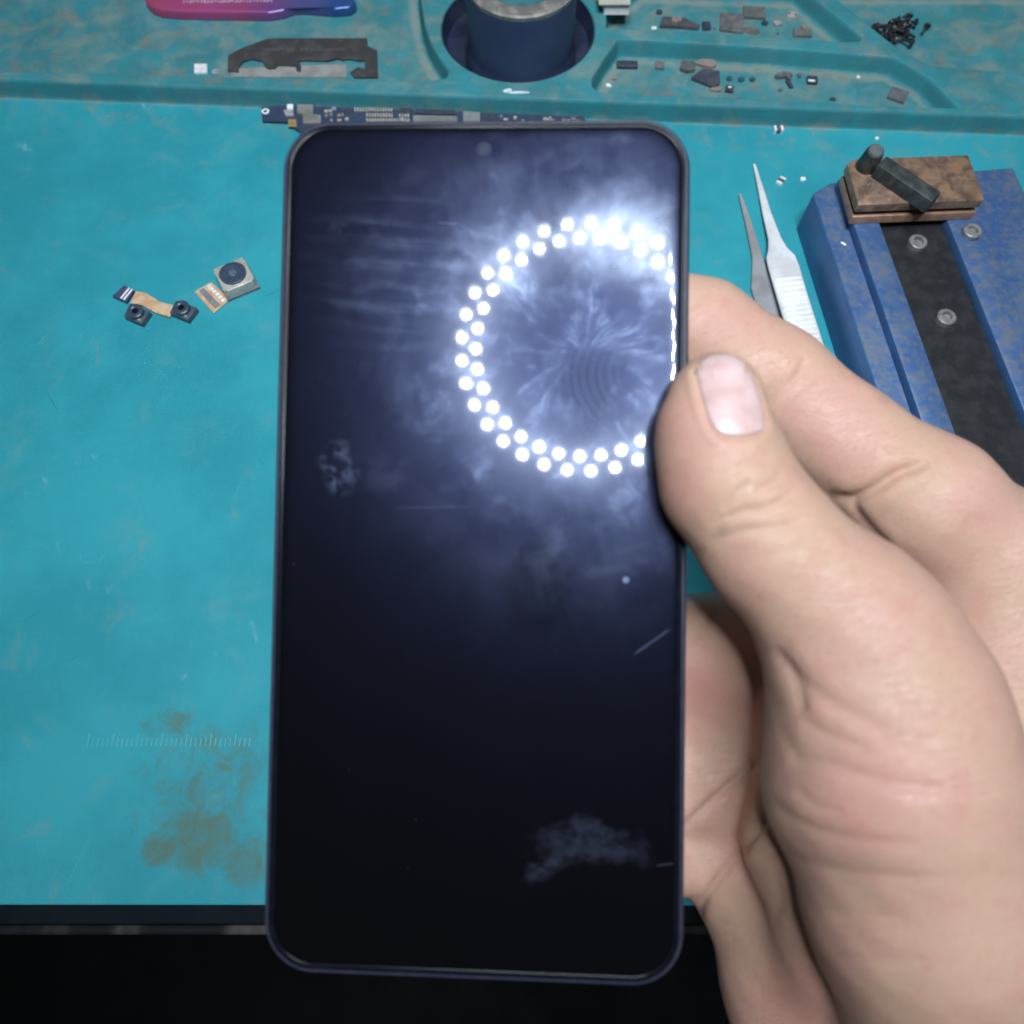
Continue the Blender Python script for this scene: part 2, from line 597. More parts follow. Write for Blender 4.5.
def screen_mat():
    m, nt, out = newmat('smudged_screen_glass'); X.nt = nt
    v, x, y, z = coords(nt)
    def at(px, py): return to_phone(px, py)
    # position round the wiped patch
    c = at(585, 352)
    dx, dy = x - float(c[0]), y - float(c[1])
    r = (dx * dx + dy * dy).sqrt()
    ang = X.op('ARCTAN2', dy, dx)
    cl0 = noise(nt, v, 0.07, 3, 0.5)
    # greasy wipes, radial, swirling streaks
    st1 = noise(nt, vec(nt, ang * 6.5 + cl0 * 5.0, r * 0.16, 0.0), 1.0, 4, 0.62, 0.5)
    st2 = noise(nt, vec(nt, x * 0.05, y * 0.42 + x * 0.03, 3.0), 1.0, 4, 0.6, 0.8)     # sideways wipes
    st3 = noise(nt, vec(nt, x * 0.5 + y * 0.12, y * 0.07, 7.0), 1.0, 4, 0.65, 0.6)     # downward wipes
    cl = noise(nt, v, 0.055, 5, 0.55, 0.25)
    fine = noise(nt, v, 0.5, 6, 0.7, 0.5)
    near = r.ss(58, 14)
    patch = noise(nt, v, 0.12, 4, 0.55, 0.25)
    grease = near * ((st1.ss(0.42, 0.74) * patch.ss(0.40, 0.62)) * 1.15 + 0.2 + patch.ss(0.40, 0.72) * 0.3) * (cl.ss(0.25, 0.65) * 0.6 + 0.40)
    d = at(640, 240)
    hot = (((x - float(d[0])) * (1 / 17)).pow(2) + ((y - float(d[1])) * (1 / 11)).pow(2)).sqrt().ss(1.3, 0.1) * (patch.ss(0.3, 0.65) * 0.8 + 0.3)
    d = at(535, 262)
    hot = hot.max((((x - float(d[0])) * (1 / 20)).pow(2) + ((y - float(d[1])) * (1 / 10)).pow(2)).sqrt().ss(1.3, 0.1) * (patch.ss(0.35, 0.65)) * 0.55)
    # finger smear, upper left: sideways bands
    d = at(385, 265)
    bl = (((x - float(d[0])) * (1 / 17)).pow(2) + ((y - float(d[1])) * (1 / 15)).pow(2)).sqrt().ss(1.3, 0.3)
    bands = ((y * 1.55 + cl * 9.0 + x * 0.12).sin() * 0.5 + 0.5).pow(1.6)
    grease = grease + bl * (bands * 0.75 + 0.15) * (st2 * 0.6 + patch * 0.4).ss(0.38, 0.64) * 0.8
    d = at(560, 190)
    bt = (((x - float(d[0])) * (1 / 26)).pow(2) + ((y - float(d[1])) * (1 / 13)).pow(2)).sqrt().ss(1.3, 0.2)
    grease = grease + bt * (cl * 0.8 + st3 * 0.25).ss(0.42, 0.66) * 0.5
    d = at(560, 545)
    bt = (((x - float(d[0])) * (1 / 26)).pow(2) + ((y - float(d[1])) * (1 / 20)).pow(2)).sqrt().ss(1.3, 0.2)
    grease = grease + bt * (st3 * 0.35 + cl * 0.65).ss(0.40, 0.68) * 0.22
    # a fingerprint's curved ridges inside the ring
    d = at(655, 372)
    fx, fy = x - float(d[0]), y - float(d[1])
    fr = (fx * fx * 0.8 + fy * fy).sqrt()
    ridg = ((fr * 4.6 + cl * 11.0).sin() * 0.5 + 0.5).pow(2.0)
    d2 = at(590, 368)
    fm_ = (((x - float(d2[0])) * (1 / 8.5)).pow(2) + ((y - float(d2[1])) * (1 / 12)).pow(2)).sqrt().ss(1.15, 0.4)
    grease = grease + ridg * fm_ * 0.10
    film_shade = fine * 0.3 + cl * 0.7
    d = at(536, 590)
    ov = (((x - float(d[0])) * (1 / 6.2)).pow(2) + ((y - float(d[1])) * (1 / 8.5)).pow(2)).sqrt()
    oval_drop = ov.ss(1.25, 0.7) * 0.34 + 0.0  # coating weight drops inside a soft-edged oval
    # matt greasy spots that scatter light to every side: a dabbed mark and a wing-shaped smear
    wx, wy = noise(nt, v, 0.28, 5, 0.65) - 0.5, noise(nt, vec(nt, x + 40.0, y, 5.0), 0.28, 5, 0.65) - 0.5
    def spot(px, py, rx, ry, rot=0.0, warp=0.0):
        q = at(px, py)
        sx, sy = x - float(q[0]) + wx * warp, y - float(q[1]) + wy * warp
        cr, sr = math.cos(rot), math.sin(rot)
        a_, b_ = sx * cr + sy * sr, sy * cr - sx * sr
        return ((a_ * (1 / rx)).pow(2) + (b_ * (1 / ry)).pow(2)).sqrt()
    dab = spot(340, 468, 3.6, 5.0, 0.0, 4.0).ss(1.25, 0.5) * (noise(nt, v, 0.45, 4, 0.55, 0.6)).ss(0.42, 0.66)
    dab = dab + spot(338, 225, 2.2, 3.5).ss(1.2, 0.2) * fine.ss(0.45, 0.7) * 0.5 + spot(380, 482, 4, 2.5).ss(1.2, 0.2) * 0.22
    w = spot(592, 850, 10.5, 4.0, -0.12, 9.0).ss(1.25, 0.5).max(spot(552, 866, 6.5, 2.3, 0.55, 6.0).ss(1.2, 0.5)).max(spot(583, 836, 4.0, 3.6, 0.3, 8.0).ss(1.3, 0.5))
    cut = spot(600, 880, 10.5, 3.6, 0.12, 5.0).ss(1.3, 0.7)
    wing = w * (1 - cut) * (noise(nt, vec(nt, x * 0.8 + y * 0.5, y * 1.1 - x * 0.25, 0.0), 0.45, 6, 0.7, 0.3).ss(0.30, 0.68) * 0.85 + 0.15)
    speck = spot(626, 580, 0.62, 0.62).ss(1.15, 0.7) + noise(nt, v, 0.8, 1, 0.5).ss(0.82, 0.85) * 0.2
    def scratch_or_reflection(x0, y0, x1, y1, wd):
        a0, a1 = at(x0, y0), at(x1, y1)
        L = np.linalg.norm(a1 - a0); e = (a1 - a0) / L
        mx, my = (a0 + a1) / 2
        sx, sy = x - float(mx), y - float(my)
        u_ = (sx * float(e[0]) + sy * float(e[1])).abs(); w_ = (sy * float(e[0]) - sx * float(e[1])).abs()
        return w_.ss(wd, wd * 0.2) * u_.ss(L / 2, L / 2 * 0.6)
    scr_refl = scratch_or_reflection(632, 656, 672, 628, 0.28) * 0.5 + scratch_or_reflection(392, 508, 480, 506.5, 0.16) * 0.3 + scratch_or_reflection(655, 866, 676, 864, 0.2) * 0.3 + scratch_or_reflection(436, 222, 458, 223.5, 0.15) * 0.6  # long level line: reflected edge of another phone, painted in; the rest scratches
    # shaders
    core = bsdf(nt, out, (0.0014, 0.0012, 0.0012), 0.028, 0, 0.32, link=False)
    hz1 = nt.nodes.new('ShaderNodeBsdfGlossy'); hz1.inputs['Roughness'].default_value = 0.30
    hz1.inputs['Color'].default_value = (0.55, 0.69, 1.0, 1)
    hz2 = nt.nodes.new('ShaderNodeBsdfGlossy'); hz2.inputs['Roughness'].default_value = 0.32
    hz2.inputs['Color'].default_value = (0.33, 0.41, 1.0, 1)
    df = nt.nodes.new('ShaderNodeBsdfDiffuse'); df.inputs['Color'].default_value = (0.22, 0.26, 0.42, 1)
    def mixs(fac, a, b):
        n = nt.nodes.new('ShaderNodeMixShader')
        nt.links.new(fac.s, n.inputs[0]); nt.links.new(a, n.inputs[1]); nt.links.new(b, n.inputs[2])
        return n.outputs[0]
    s1 = mixs(film_shade * 0.0 + 1.0 * SCREEN_FILM * (film_shade * 0.8 + 0.6) * (1.0 - oval_drop), core.outputs[0], hz2.outputs[0])
    s2 = mixs((grease * SCREEN_GREASE).clamp(), s1, hz1.outputs[0])
    hz3 = nt.nodes.new('ShaderNodeBsdfGlossy'); hz3.inputs['Roughness'].default_value = 0.16
    hz3.inputs['Color'].default_value = (0.75, 0.85, 1.0, 1)
    s2 = mixs((hot * 0.019 + near * 0.004).clamp(), s2, hz3.outputs[0])
    s3 = mixs((dab * 0.15 + wing * 0.08 + speck * 0.6 + scr_refl * 0.35).clamp(), s2, df.outputs[0])
    nt.links.new(s3, out.inputs[0])
    return m


SCREEN_FILM, SCREEN_GREASE = 0.0115, 0.025
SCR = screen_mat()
v, f = sweep_rr([(2.06, -0.45), (2.08, -0.25), (2.25, -0.232), (2.6, -0.216), (3.1, -0.204), (3.7, -0.2), (3.9, -0.2)], caplast=True)
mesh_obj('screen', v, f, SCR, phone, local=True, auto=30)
# front camera
hc = to_phone(483.5, 149)
v, f = lathe(hc[0], hc[1], [(1.5, -0.21), (1.5, -0.17), (1.3, -0.165), (0.9, -0.165)], 36)
mesh_obj('front_camera', v, f, mat('front_camera_glass', (0.018, 0.024, 0.045), (0.03, 0.036, 0.06), 0.6, spec=0.1, rough=0.6, bmp=0), phone, local=True, smooth=True)
# earpiece slit and side keys
hs = to_phone(486, 129)
v, f = box(hs[0], hs[1] , -0.2, 11, 0.4, 0.12, 0, 0)
mesh_obj('earpiece', v, f, mat('earpiece_mesh', (0.004, 0.004, 0.006), None, 0.5, rough=0.8, spec=0.05), phone, local=True)
v, f = prism([(PW / 2 - 0.1, 26), (PW / 2 + 0.45, 26), (PW / 2 + 0.45, 36), (PW / 2 - 0.1, 36)], -5.6, -3.4, 0.2)
mesh_obj('side_button', v, f, FR, phone, local=True)

# ------------------------------------------------------------------ hand (signed distance body -> one surface)
def rc(p, a, b, r1, r2):
    ab = b - a
    t = np.clip(((p - a) @ ab) / (ab @ ab), 0, 1)
    return np.sqrt((((p - a) - t[..., None] * ab) ** 2).sum(-1)) - (r1 + (r2 - r1) * t)


def smin(a, b, k):
    h = np.clip(0.5 + 0.5 * (b - a) / k, 0, 1)
    return b + (a - b) * h - k * h * (1 - h)


def chain(p, pts, k=3.0):
    """pts: (px,py,depth,r_px)"""
    d = None
    c = [(PC(x, y, z), r * z / F) for x, y, z, r in pts]
    for (a, r1), (b, r2) in zip(c[:-1], c[1:]):
        q = rc(p, a, b, r1, r2)
        d = q if d is None else smin(d, q, k)
    return d


def phone_sdf(p):
    q = p - Cc
    lx, ly, lz = q @ ux, q @ uy, q @ nz
    r = RC
    qx, qy = np.abs(lx) - PW / 2 + r, np.abs(ly) - PH / 2 + r
    d2 = np.sqrt(np.maximum(qx, 0) ** 2 + np.maximum(qy, 0) ** 2) + np.minimum(np.maximum(qx, qy), 0) - r
    dz = np.abs(lz - 4.45) - 4.6
    rr = 0.6
    w1, w2 = d2 + rr, dz + rr
    return np.minimum(np.maximum(w1, w2), 0) + np.sqrt(np.maximum(w1, 0) ** 2 + np.maximum(w2, 0) ** 2) - rr


THUMB = [(716, 397, 137, 44), (715, 440, 136.5, 53), (727, 484, 135.5, 60), (772, 546, 134.5, 64), (832, 604, 134, 73), (890, 690, 133, 88)]
INDEX = [(925, 502, 160, 66), (842, 441, 164, 55), (770, 384, 168, 56), (698, 334, 168, 52), (630, 303, 165, 44), (578, 286, 162.6, 38)]
MIDDLE = [(860, 600, 176, 60), (770, 640, 181, 56), (700, 655, 180, 56), (620, 640, 172, 42), (545, 610, 163.4, 38)]
RING = [(810, 720, 182, 56), (730, 770, 184, 54), (660, 785, 180, 50), (590, 765, 171, 40), (515, 735, 163, 37)]
LITTLE = [(770, 846, 182, 50), (715, 848, 181, 42), (650, 858, 176, 37), (590, 856, 167, 34), (540, 845, 162, 32)]


def hand_sdf(p):
    thumb = chain(p, THUMB, 5.0)
    thenar = chain(p, [(869, 655, 133, 81), (891, 770, 131, 110), (931, 900, 133, 115), (975, 1050, 142, 120)], 8.0)
    thenar = smin(thenar, chain(p, [(815, 690, 138, 26), (829, 800, 136, 50)]), 7.0)
    index = chain(p, INDEX, 3.5)
    middle = chain(p, MIDDLE, 3.5)
    ring = chain(p, RING, 3.5)
    little = chain(p, LITTLE, 3.5)
    palm = chain(p, [(930, 508, 161, 64), (1010, 585, 164, 84), (985, 740, 160, 100), (945, 1080, 156, 100)], 6)
    palm = smin(palm, chain(p, [(860, 605, 176, 60), (890, 800, 172, 80), (920, 1080, 160, 100)], 6), 8)
    palm = smin(palm, chain(p, [(800, 730, 182, 55), (850, 900, 176, 75), (900, 1080, 164, 95)], 6), 8)
    palm = smin(palm, chain(p, [(738, 664, 183, 62), (742, 770, 187, 64), (748, 870, 184, 60)], 6), 7)
    palm = smin(palm, chain(p, [(696, 655, 180.5, 52), (700, 790, 182, 52)]), 6)
    palm = smin(palm, chain(p, [(808, 715, 160, 46), (806, 850, 159, 54), (840, 960, 157, 60)], 6), 9)
    hyp = chain(p, [(770, 880, 180, 66), (809, 985, 172, 80), (858, 1110, 162, 90)], 6)
    palm = smin(palm, hyp, 7)
    arm = rc(p, PC(935, 1090, 160), np.array([128.0, 300.0, 40.0]), 25.0, 34.0)
    body = smin(palm, arm, 18)
    d = smin(index, middle, 3.0)
    d = smin(d, ring, 5.0)
    d = smin(d, little, 2.5)
    d = smin(d, body, 5.0)
    th = smin(thumb, thenar, 9.0)
    # the thumb side joins the palm low down, its tip stays free of the index finger
    d = smin(d, th, 3.6)
    ph = phone_sdf(p) - 0.12
    h = np.clip(0.5 - 0.5 * (d + ph) / 0.9, 0, 1)               # smooth subtraction
    d = d + (-ph - d) * h + 0.9 * h * (1 - h)
    return d


def surface_nets(fv, org, h):
    s = fv < 0
    nx, ny, nzz = fv.shape
    acc = np.zeros((nx - 1, ny - 1, nzz - 1, 3), np.float32); cnt = np.zeros((nx - 1, ny - 1, nzz - 1), np.float32)
    corners = [(i, j, k) for i in (0, 1) for j in (0, 1) for k in (0, 1)]
    def sl(c): return tuple(slice(o, o + n - 1) for o, n in zip(c, fv.shape))
    for a in corners:
        for ax_ in range(3):
            if a[ax_] == 1: continue
            b = list(a); b[ax_] = 1; b = tuple(b)
            fa, fb = fv[sl(a)], fv[sl(b)]
            mk = (fa < 0) != (fb < 0)
            t = np.where(mk, fa / np.where(mk, fa - fb, 1), 0)
            for q in range(3):
                acc[..., q] += np.where(mk, a[q] + (t if q == ax_ else 0), 0)
            cnt += mk
    act = cnt > 0
    idx = -np.ones(act.shape, np.int64); idx[act] = np.arange(act.sum())
    ijk = np.argwhere(act)
    V = (ijk + acc[act] / cnt[act][:, None]) * h + org
    Q = []
    for ax_ in range(3):
        lo = [slice(1, -1)] * 3; lo[ax_] = slice(0, -1)
        hi = [slice(1, -1)] * 3; hi[ax_] = slice(1, None)
        sa, sb = s[tuple(lo)], s[tuple(hi)]
        e = np.argwhere(sa != sb)
        flip = sa[sa != sb]
        o = np.array([1, 1, 1]); o[ax_] = 0
        e = e + o
        b1, b2 = (ax_ + 1) % 3, (ax_ + 2) % 3
        def cell(d1, d2):
            c = e.copy(); c[:, b1] += d1; c[:, b2] += d2
            return idx[c[:, 0], c[:, 1], c[:, 2]]
        q = np.stack([cell(-1, -1), cell(0, -1), cell(0, 0), cell(-1, 0)], 1)
        q[~flip] = q[~flip][:, ::-1]
        Q.append(q)
    return V, np.concatenate(Q)


def subdiv(V, Q):
    E = np.stack([Q, np.roll(Q, -1, 1)], -1).reshape(-1, 2)
    Es = np.sort(E, 1)
    key = Es[:, 0] * len(V) + Es[:, 1]
    u, first, inv = np.unique(key, return_index=True, return_inverse=True)
    mid = (V[Es[first, 0]] + V[Es[first, 1]]) / 2
    fc = V[Q].mean(1)
    n0, n1 = len(V), len(V) + len(mid)
    em = (inv + n0).reshape(-1, 4)
    ci = np.arange(len(Q)) + n1
    NQ = np.concatenate([np.stack([Q[:, i], em[:, i], ci, em[:, (i - 1) % 4]], 1) for i in range(4)])
    return np.concatenate([V, mid, fc]), NQ


def sdf_chunks(fn, P, n=400000):
    sh = P.shape[:-1]; P = P.reshape(-1, 3)
    return np.concatenate([fn(P[i:i + n]) for i in range(0, len(P), n)]).reshape(sh)


def grad(fn, P, e=0.25):
    g = np.stack([sdf_chunks(fn, P + np.eye(3)[i] * e) - sdf_chunks(fn, P - np.eye(3)[i] * e) for i in range(3)], -1) / (2 * e)
    return g / np.maximum(np.linalg.norm(g, axis=-1, keepdims=True), 1e-6)


hh = 1.7
org = np.array([-4.0, -60.0, 20.0]); top = np.array([176.0, 345.0, 206.0])
ng = np.ceil((top - org) / hh).astype(int)
gx = [org[i] + np.arange(ng[i]) * hh for i in range(3)]
GP = np.stack(np.meshgrid(*gx, indexing='ij'), -1)
fv = sdf_chunks(hand_sdf, GP)
HV, HQ = surface_nets(fv, org, hh)
del GP, fv
HV, HQ = subdiv(HV, HQ)
for _ in range(2):
    HV = HV - np.clip(sdf_chunks(hand_sdf, HV), -0.6, 0.6)[:, None] * grad(hand_sdf, HV) * 0.9
HV, HQ = subdiv(HV, HQ)
HV = HV - np.clip(sdf_chunks(hand_sdf, HV), -0.4, 0.4)[:, None] * grad(hand_sdf, HV) * 0.9
HN = grad(hand_sdf, HV, 0.4)
ppx = 512 + F * HV[:, 0] / HV[:, 2]; ppy = 512 + F * HV[:, 1] / HV[:, 2]
P2 = np.stack([ppx, ppy], -1)
front = sstep(-(HN * HV).sum(-1) / np.linalg.norm(HV, axis=-1), 0.0, 0.25)


def polydist(P2, pts):
    pts = np.asarray(pts, float)
    d = np.full(len(P2), 1e9); par = np.zeros(len(P2))
    n = len(pts) - 1
    for i in range(n):
        a, b = pts[i], pts[i + 1]; e = b - a
        t = np.clip(((P2 - a) @ e) / (e @ e), 0, 1)
        q = np.sqrt(((P2 - a - t[:, None] * e) ** 2).sum(-1))
        m_ = q < d
        d = np.where(m_, q, d); par = np.where(m_, (i + t) / n, par)
    return d, par


def smooth_line(pts, n=6):
    pts = np.asarray(pts, float)
    if len(pts) < 3: return pts
    out = []
    q = np.concatenate([[2 * pts[0] - pts[1]], pts, [2 * pts[-1] - pts[-2]]])
    for i in range(1, len(q) - 2):
        for t in np.linspace(0, 1, n, endpoint=False):
            out.append(0.5 * ((2 * q[i]) + (-q[i - 1] + q[i + 1]) * t + (2 * q[i - 1] - 5 * q[i] + 4 * q[i + 1] - q[i + 2]) * t ** 2 + (-q[i - 1] + 3 * q[i] - 3 * q[i + 1] + q[i + 2]) * t ** 3))
    out.append(pts[-1])
    return np.array(out)


disp = np.zeros(len(HV))


def crease(pts, depth, w, dmin=0, dmax=999, side=0.0):
    """a skin fold: groove with softly raised lips along a line on the surface"""
    d, t = polydist(P2, smooth_line(pts))
    win = ((HV[:, 2] > dmin) & (HV[:, 2] < dmax)) * front
    taper = np.clip(np.minimum(t, 1 - t) * 6, 0, 1) ** 0.6
    g = -np.exp(-(d / w) ** 2) + 0.22 * np.exp(-((d - 2.6 * w) / (1.6 * w)) ** 2)
    global disp
    disp = disp + depth * g * win * taper


NEAR = dict(dmax=150)
# thumb knuckle wrinkles
crease([(716, 522), (742, 512), (768, 508), (795, 492)], 0.42, 4.0, **NEAR)
crease([(722, 511), (735, 497), (752, 478)], 0.30, 4.0, **NEAR)
crease([(750, 492), (770, 484), (784, 474)], 0.28, 3.5, **NEAR)
crease([(706, 545), (735, 533), (775, 528), (812, 520)], 0.30, 5.0, **NEAR)
crease([(735, 468), (755, 462), (772, 452)], 0.16, 4.0, **NEAR)
crease([(690, 560), (712, 540), (722, 520)], 0.25, 5.0, **NEAR)
crease([(760, 560), (800, 548), (830, 545)], 0.12, 6.0, **NEAR)
# folds where the thumb meets the palm
crease([(774, 648), (788, 668), (799, 692), (804, 716)], 0.42, 6.5, **NEAR)
crease([(785, 660), (812, 690), (850, 714), (897, 735), (940, 745)], 0.36, 8.0, **NEAR)
crease([(788, 760), (830, 765), (870, 778), (910, 786), (960, 790)], 0.36, 6.5, **NEAR)
crease([(776, 722), (786, 742), (800, 760)], 0.16, 7.0, **NEAR)
crease([(772, 800), (800, 822), (850, 838), (920, 845)], 0.22, 6.0, **NEAR)
crease([(778, 850), (820, 868), (880, 876), (950, 878)], 0.22, 6.5, **NEAR)
crease([(800, 905), (850, 915), (910, 918)], 0.2, 7.0, **NEAR)
crease([(815, 955), (870, 960), (930, 958)], 0.2, 7.0, **NEAR)
crease([(800, 720), (830, 735), (870, 750)], 0.25, 6.0, **NEAR)
crease([(795, 790), (815, 805), (845, 812)], 0.2, 5.0, **NEAR)
# index finger: joint creases
crease([(748, 372), (762, 392), (785, 380), (800, 362)], 0.0, 5.0, 150)
crease([(760, 412), (775, 396), (797, 376), (806, 356)], 0.55, 4.5, 148)
crease([(757, 402), (768, 392), (786, 374)], 0.3, 4.0, 148)
crease([(690, 316), (705, 304), (716, 292)], 0.35, 4.0, 150)
crease([(826, 497), (850, 499), (875, 488), (900, 472), (930, 462)], 1.3, 6.0, 140)
crease([(850, 500), (870, 528), (890, 548)], 0.6, 5.0, 140)
# palm lines
crease([(680, 832), (712, 800), (740, 776), (764, 752)], 0.75, 4.0, 150)
crease([(692, 926), (712, 888), (742, 850), (772, 815)], 0.8, 4.5, 150)
crease([(700, 640), (706, 628), (714, 606)], 0.4, 4.0, 150)
crease([(772, 935), (780, 900), (786, 870)], 0.2, 5.0, 150)
crease([(690, 700), (720, 690), (755, 678)], 0.0, 4.0, 150)
# nail bed rim
NAIL_C = [(697, 374), (700, 362), (711, 355), (729, 354.5), (745, 361), (756, 385), (763, 412), (764, 428), (752, 434), (735, 436), (720, 434), (711, 424), (703, 400)]
nl = smooth_line(NAIL_C + [NAIL_C[0]])
dn, _ = polydist(P2, nl[int(len(nl) * 0.36):])
ins = poly_sdf(P2, nl) < 0
disp = disp - 0.34 * np.exp(-(dn / 4.0) ** 2) * front * (HV[:, 2] < 150) + 0.22 * np.exp(-((dn - 8) / 5) ** 2) * (~ins) * front * (HV[:, 2] < 150)
disp = disp - 0.30 * np.where(ins, sstep(dn, 0, 5), 0) * (HV[:, 2] < 150)
# small soft lumps of real flesh
def lump(P, s, seed):
    r_ = np.random.default_rng(seed); o = np.zeros(len(P))
    for _ in range(14):
        k = r_.normal(size=3); k = k / np.linalg.norm(k) * s * r_.uniform(0.6, 1.5)
        o += np.sin(P @ k + r_.uniform(0, 6.28))
    return o / 14 ** 0.5
disp = disp + lump(HV, 0.28, 3) * 0.16 + lump(HV, 0.75, 5) * 0.05
HV2 = HV + HN * disp[:, None]


def skin_mat():
    m, nt, out = newmat('skin'); X.nt = nt
    v, x, y, z = coords(nt)
    n1 = noise(nt, v, 0.045, 5, 0.6); n2 = noise(nt, v, 0.16, 6, 0.62); n3 = noise(nt, v, 1.1, 3, 0.6)
    col = mix(nt, n1.ss(0.38, 0.66), (0.50, 0.322, 0.226), (0.51, 0.302, 0.232))
    col = mix(nt, n2.ss(0.48, 0.74) * 0.55, col, (0.485, 0.24, 0.185))
    col = mix(nt, n3.ss(0.55, 0.75) * 0.3, col, (0.33, 0.175, 0.115))
    at = nt.nodes.new('ShaderNodeAttribute'); at.attribute_name = 'flush'
    col = mix(nt, X(at.outputs['Fac']) * 0.6, col, (0.48, 0.21, 0.18))
    b = bsdf(nt, out, col, (n2 - 0.5) * 0.2 + 0.47, 0, 0.36)
    b.inputs['Subsurface Weight'].default_value = 0.35
    b.inputs['Subsurface Radius'].default_value = (1.0, 0.35, 0.2)
    b.inputs['Subsurface Scale'].default_value = 0.0022
    vo = nt.nodes.new('ShaderNodeTexVoronoi'); vo.inputs['Scale'].default_value = 1.15; vo.feature = 'DISTANCE_TO_EDGE'
    wv = nt.nodes.new('ShaderNodeVectorMath'); wv.operation = 'MULTIPLY'; wv.inputs[1].default_value = (1.0, 1.0, 0.8)
    nt.links.new(v, wv.inputs[0]); nt.links.new(wv.outputs[0], vo.inputs['Vector'])
    pores = X(vo.outputs['Distance']).ss(0.0, 0.25)
    ln1 = noise(nt, vec(nt, x * 0.35 + y * 0.2, y * 1.3 - x * 0.3, z * 0.5), 1.0, 4, 0.6, 0.6)
    ln2 = noise(nt, vec(nt, x * 1.2 - y * 0.6, y * 0.3 + x * 0.2, z * 0.5), 1.0, 4, 0.6, 0.6)
    bump(nt, b, pores * 0.4 + noise(nt, v, 2.2, 3) * 0.6 + n2 * 1.4 + (ln1 - 0.5).abs().ss(0.0, 0.06) * 0.6 + (ln2 - 0.5).abs().ss(0.0, 0.05) * 0.4, 0.045)
    return m


SKIN = skin_mat()
hw = CW(HV2)
hand = fast_mesh('person_hand', hw, HQ[:, ::-1] if False else HQ, SKIN)
# orient outward
fn = hand.data
import mathutils
_c = fn.polygons[0]
nn = np.zeros(len(fn.polygons) * 3, np.float32); fn.polygons.foreach_get('normal', nn)
gn = cdir(HN[HQ].mean(1))
if (nn.reshape(-1, 3) * gn).sum(-1).mean() < 0: fn.flip_normals()
fl_ = np.zeros(len(HV))
for (x_, y_, r_, a_) in ((680, 490, 30, 0.9), (672, 430, 26, 0.6), (700, 690, 45, 1.0), (790, 1000, 45, 1.0), (725, 980, 30, 0.5), (850, 800, 60, 0.5), (715, 330, 40, 0.4), (850, 455, 45, 0.35), (740, 590, 40, 0.5)):
    fl_ = np.maximum(fl_, a_ * np.exp(-(((ppx - x_) ** 2 + (ppy - y_) ** 2) / r_ ** 2)))
at_ = fn.attributes.new('flush', 'FLOAT', 'POINT'); at_.data.foreach_set('value', fl_.astype(np.float32))
tag(hand, 'bare right hand holding the phone by its right edge, thumb in front', 'person')

# thumb nail: curved plate laid on the thumb
nmask = nl
nu, nv = 26, 26
bx0, bx1, by0, by1 = 690, 770, 350, 440


def front_depth(px, py, d0=118, d1=150):
    r = np.stack([(px - 512) / F, (py - 512) / F, np.ones_like(px)], -1)
    d = np.full(px.shape, float(d0))
    for _ in range(60):
        q = hand_sdf(r * d[..., None])
        d = np.minimum(d + q * 0.8, d1)
    return d


# rings from centre to outline
ncen = np.array([732, 396.0])
ol = nl[:-1]
rings = [0.0, 0.2, 0.4, 0.6, 0.75, 0.88, 0.96, 1.0]
NVt, NFc = [], []
n_o = len(ol)
pts2 = np.concatenate([ncen + (ol - ncen) * k for k in rings[1:]] + [ncen[None]])
dep = front_depth(pts2[:, 0], pts2[:, 1])
kk = np.concatenate([np.full(n_o, k) for k in rings[1:]] + [[0.0]])
ydir = (pts2[:, 1] - 357) / 79
dep = dep - 0.42 * (1 - kk ** 4) - 0.12 + 0.30 * (kk > 0.98) * (ydir > 0.2)
dep = np.where((kk > 0.9) & (ydir < 0.12), dep - 0.05, dep)
nvw = np.stack([(pts2[:, 0] - 512) / F * dep, (pts2[:, 1] - 512) / F * dep, dep], -1)
lower = nvw * (1 + 0.55 / nvw[:, 2:3])
cidx = len(pts2) - 1
R_ = len(rings) - 1
for i in range(n_o):
    j = (i + 1) % n_o
    NFc.append((cidx, i, j))
    for k in range(R_ - 1):
        NFc.append((k * n_o + i, (k + 1) * n_o + i, (k + 1) * n_o + j, k * n_o + j))
    o = (R_ - 1) * n_o
    NFc.append((o + i, o + i + len(pts2), o + j + len(pts2), o + j))


def nail_mat():
    m, nt, out = newmat('nail'); X.nt = nt
    v, x, y, z = coords(nt)
    n1 = noise(nt, v, 0.25, 4); n2 = noise(nt, vec(nt, x * 2.2, y * 0.2, z * 0.2), 1.0, 3)
    col = mix(nt, n1.ss(0.35, 0.7), (0.62, 0.45, 0.43), (0.52, 0.345, 0.315))
    b = bsdf(nt, out, col, 0.33, 0, 0.55)
    b.inputs['Subsurface Weight'].default_value = 0.3
    b.inputs['Subsurface Radius'].default_value = (1, 0.4, 0.3)
    b.inputs['Subsurface Scale'].default_value = 0.0015
    bump(nt, b, n2, 0.05)
    return m


mesh_obj('nail', CW(np.concatenate([nvw, lower])), NFc, nail_mat(), hand, smooth=True)
# dirt under the free edge
dl = smooth_line([(695, 374), (699, 364), (708, 357), (722, 354)])
dd1 = front_depth(dl[:, 0], dl[:, 1]) - 0.05
dv = np.stack([(dl[:, 0] - 512) / F * dd1, (dl[:, 1] - 512) / F * dd1, dd1], -1)
v, f = tube(list(CW(dv)), [0.08 + 0.14 * math.sin(math.pi * min(1, (i + 1) / len(dl) * 1.1)) for i in range(len(dl))], 8)
mesh_obj('nail_dirt', v, f, mat('nail_grime', (0.10, 0.09, 0.085), (0.17, 0.14, 0.12), 0.8, rough=0.8), hand, smooth=True)

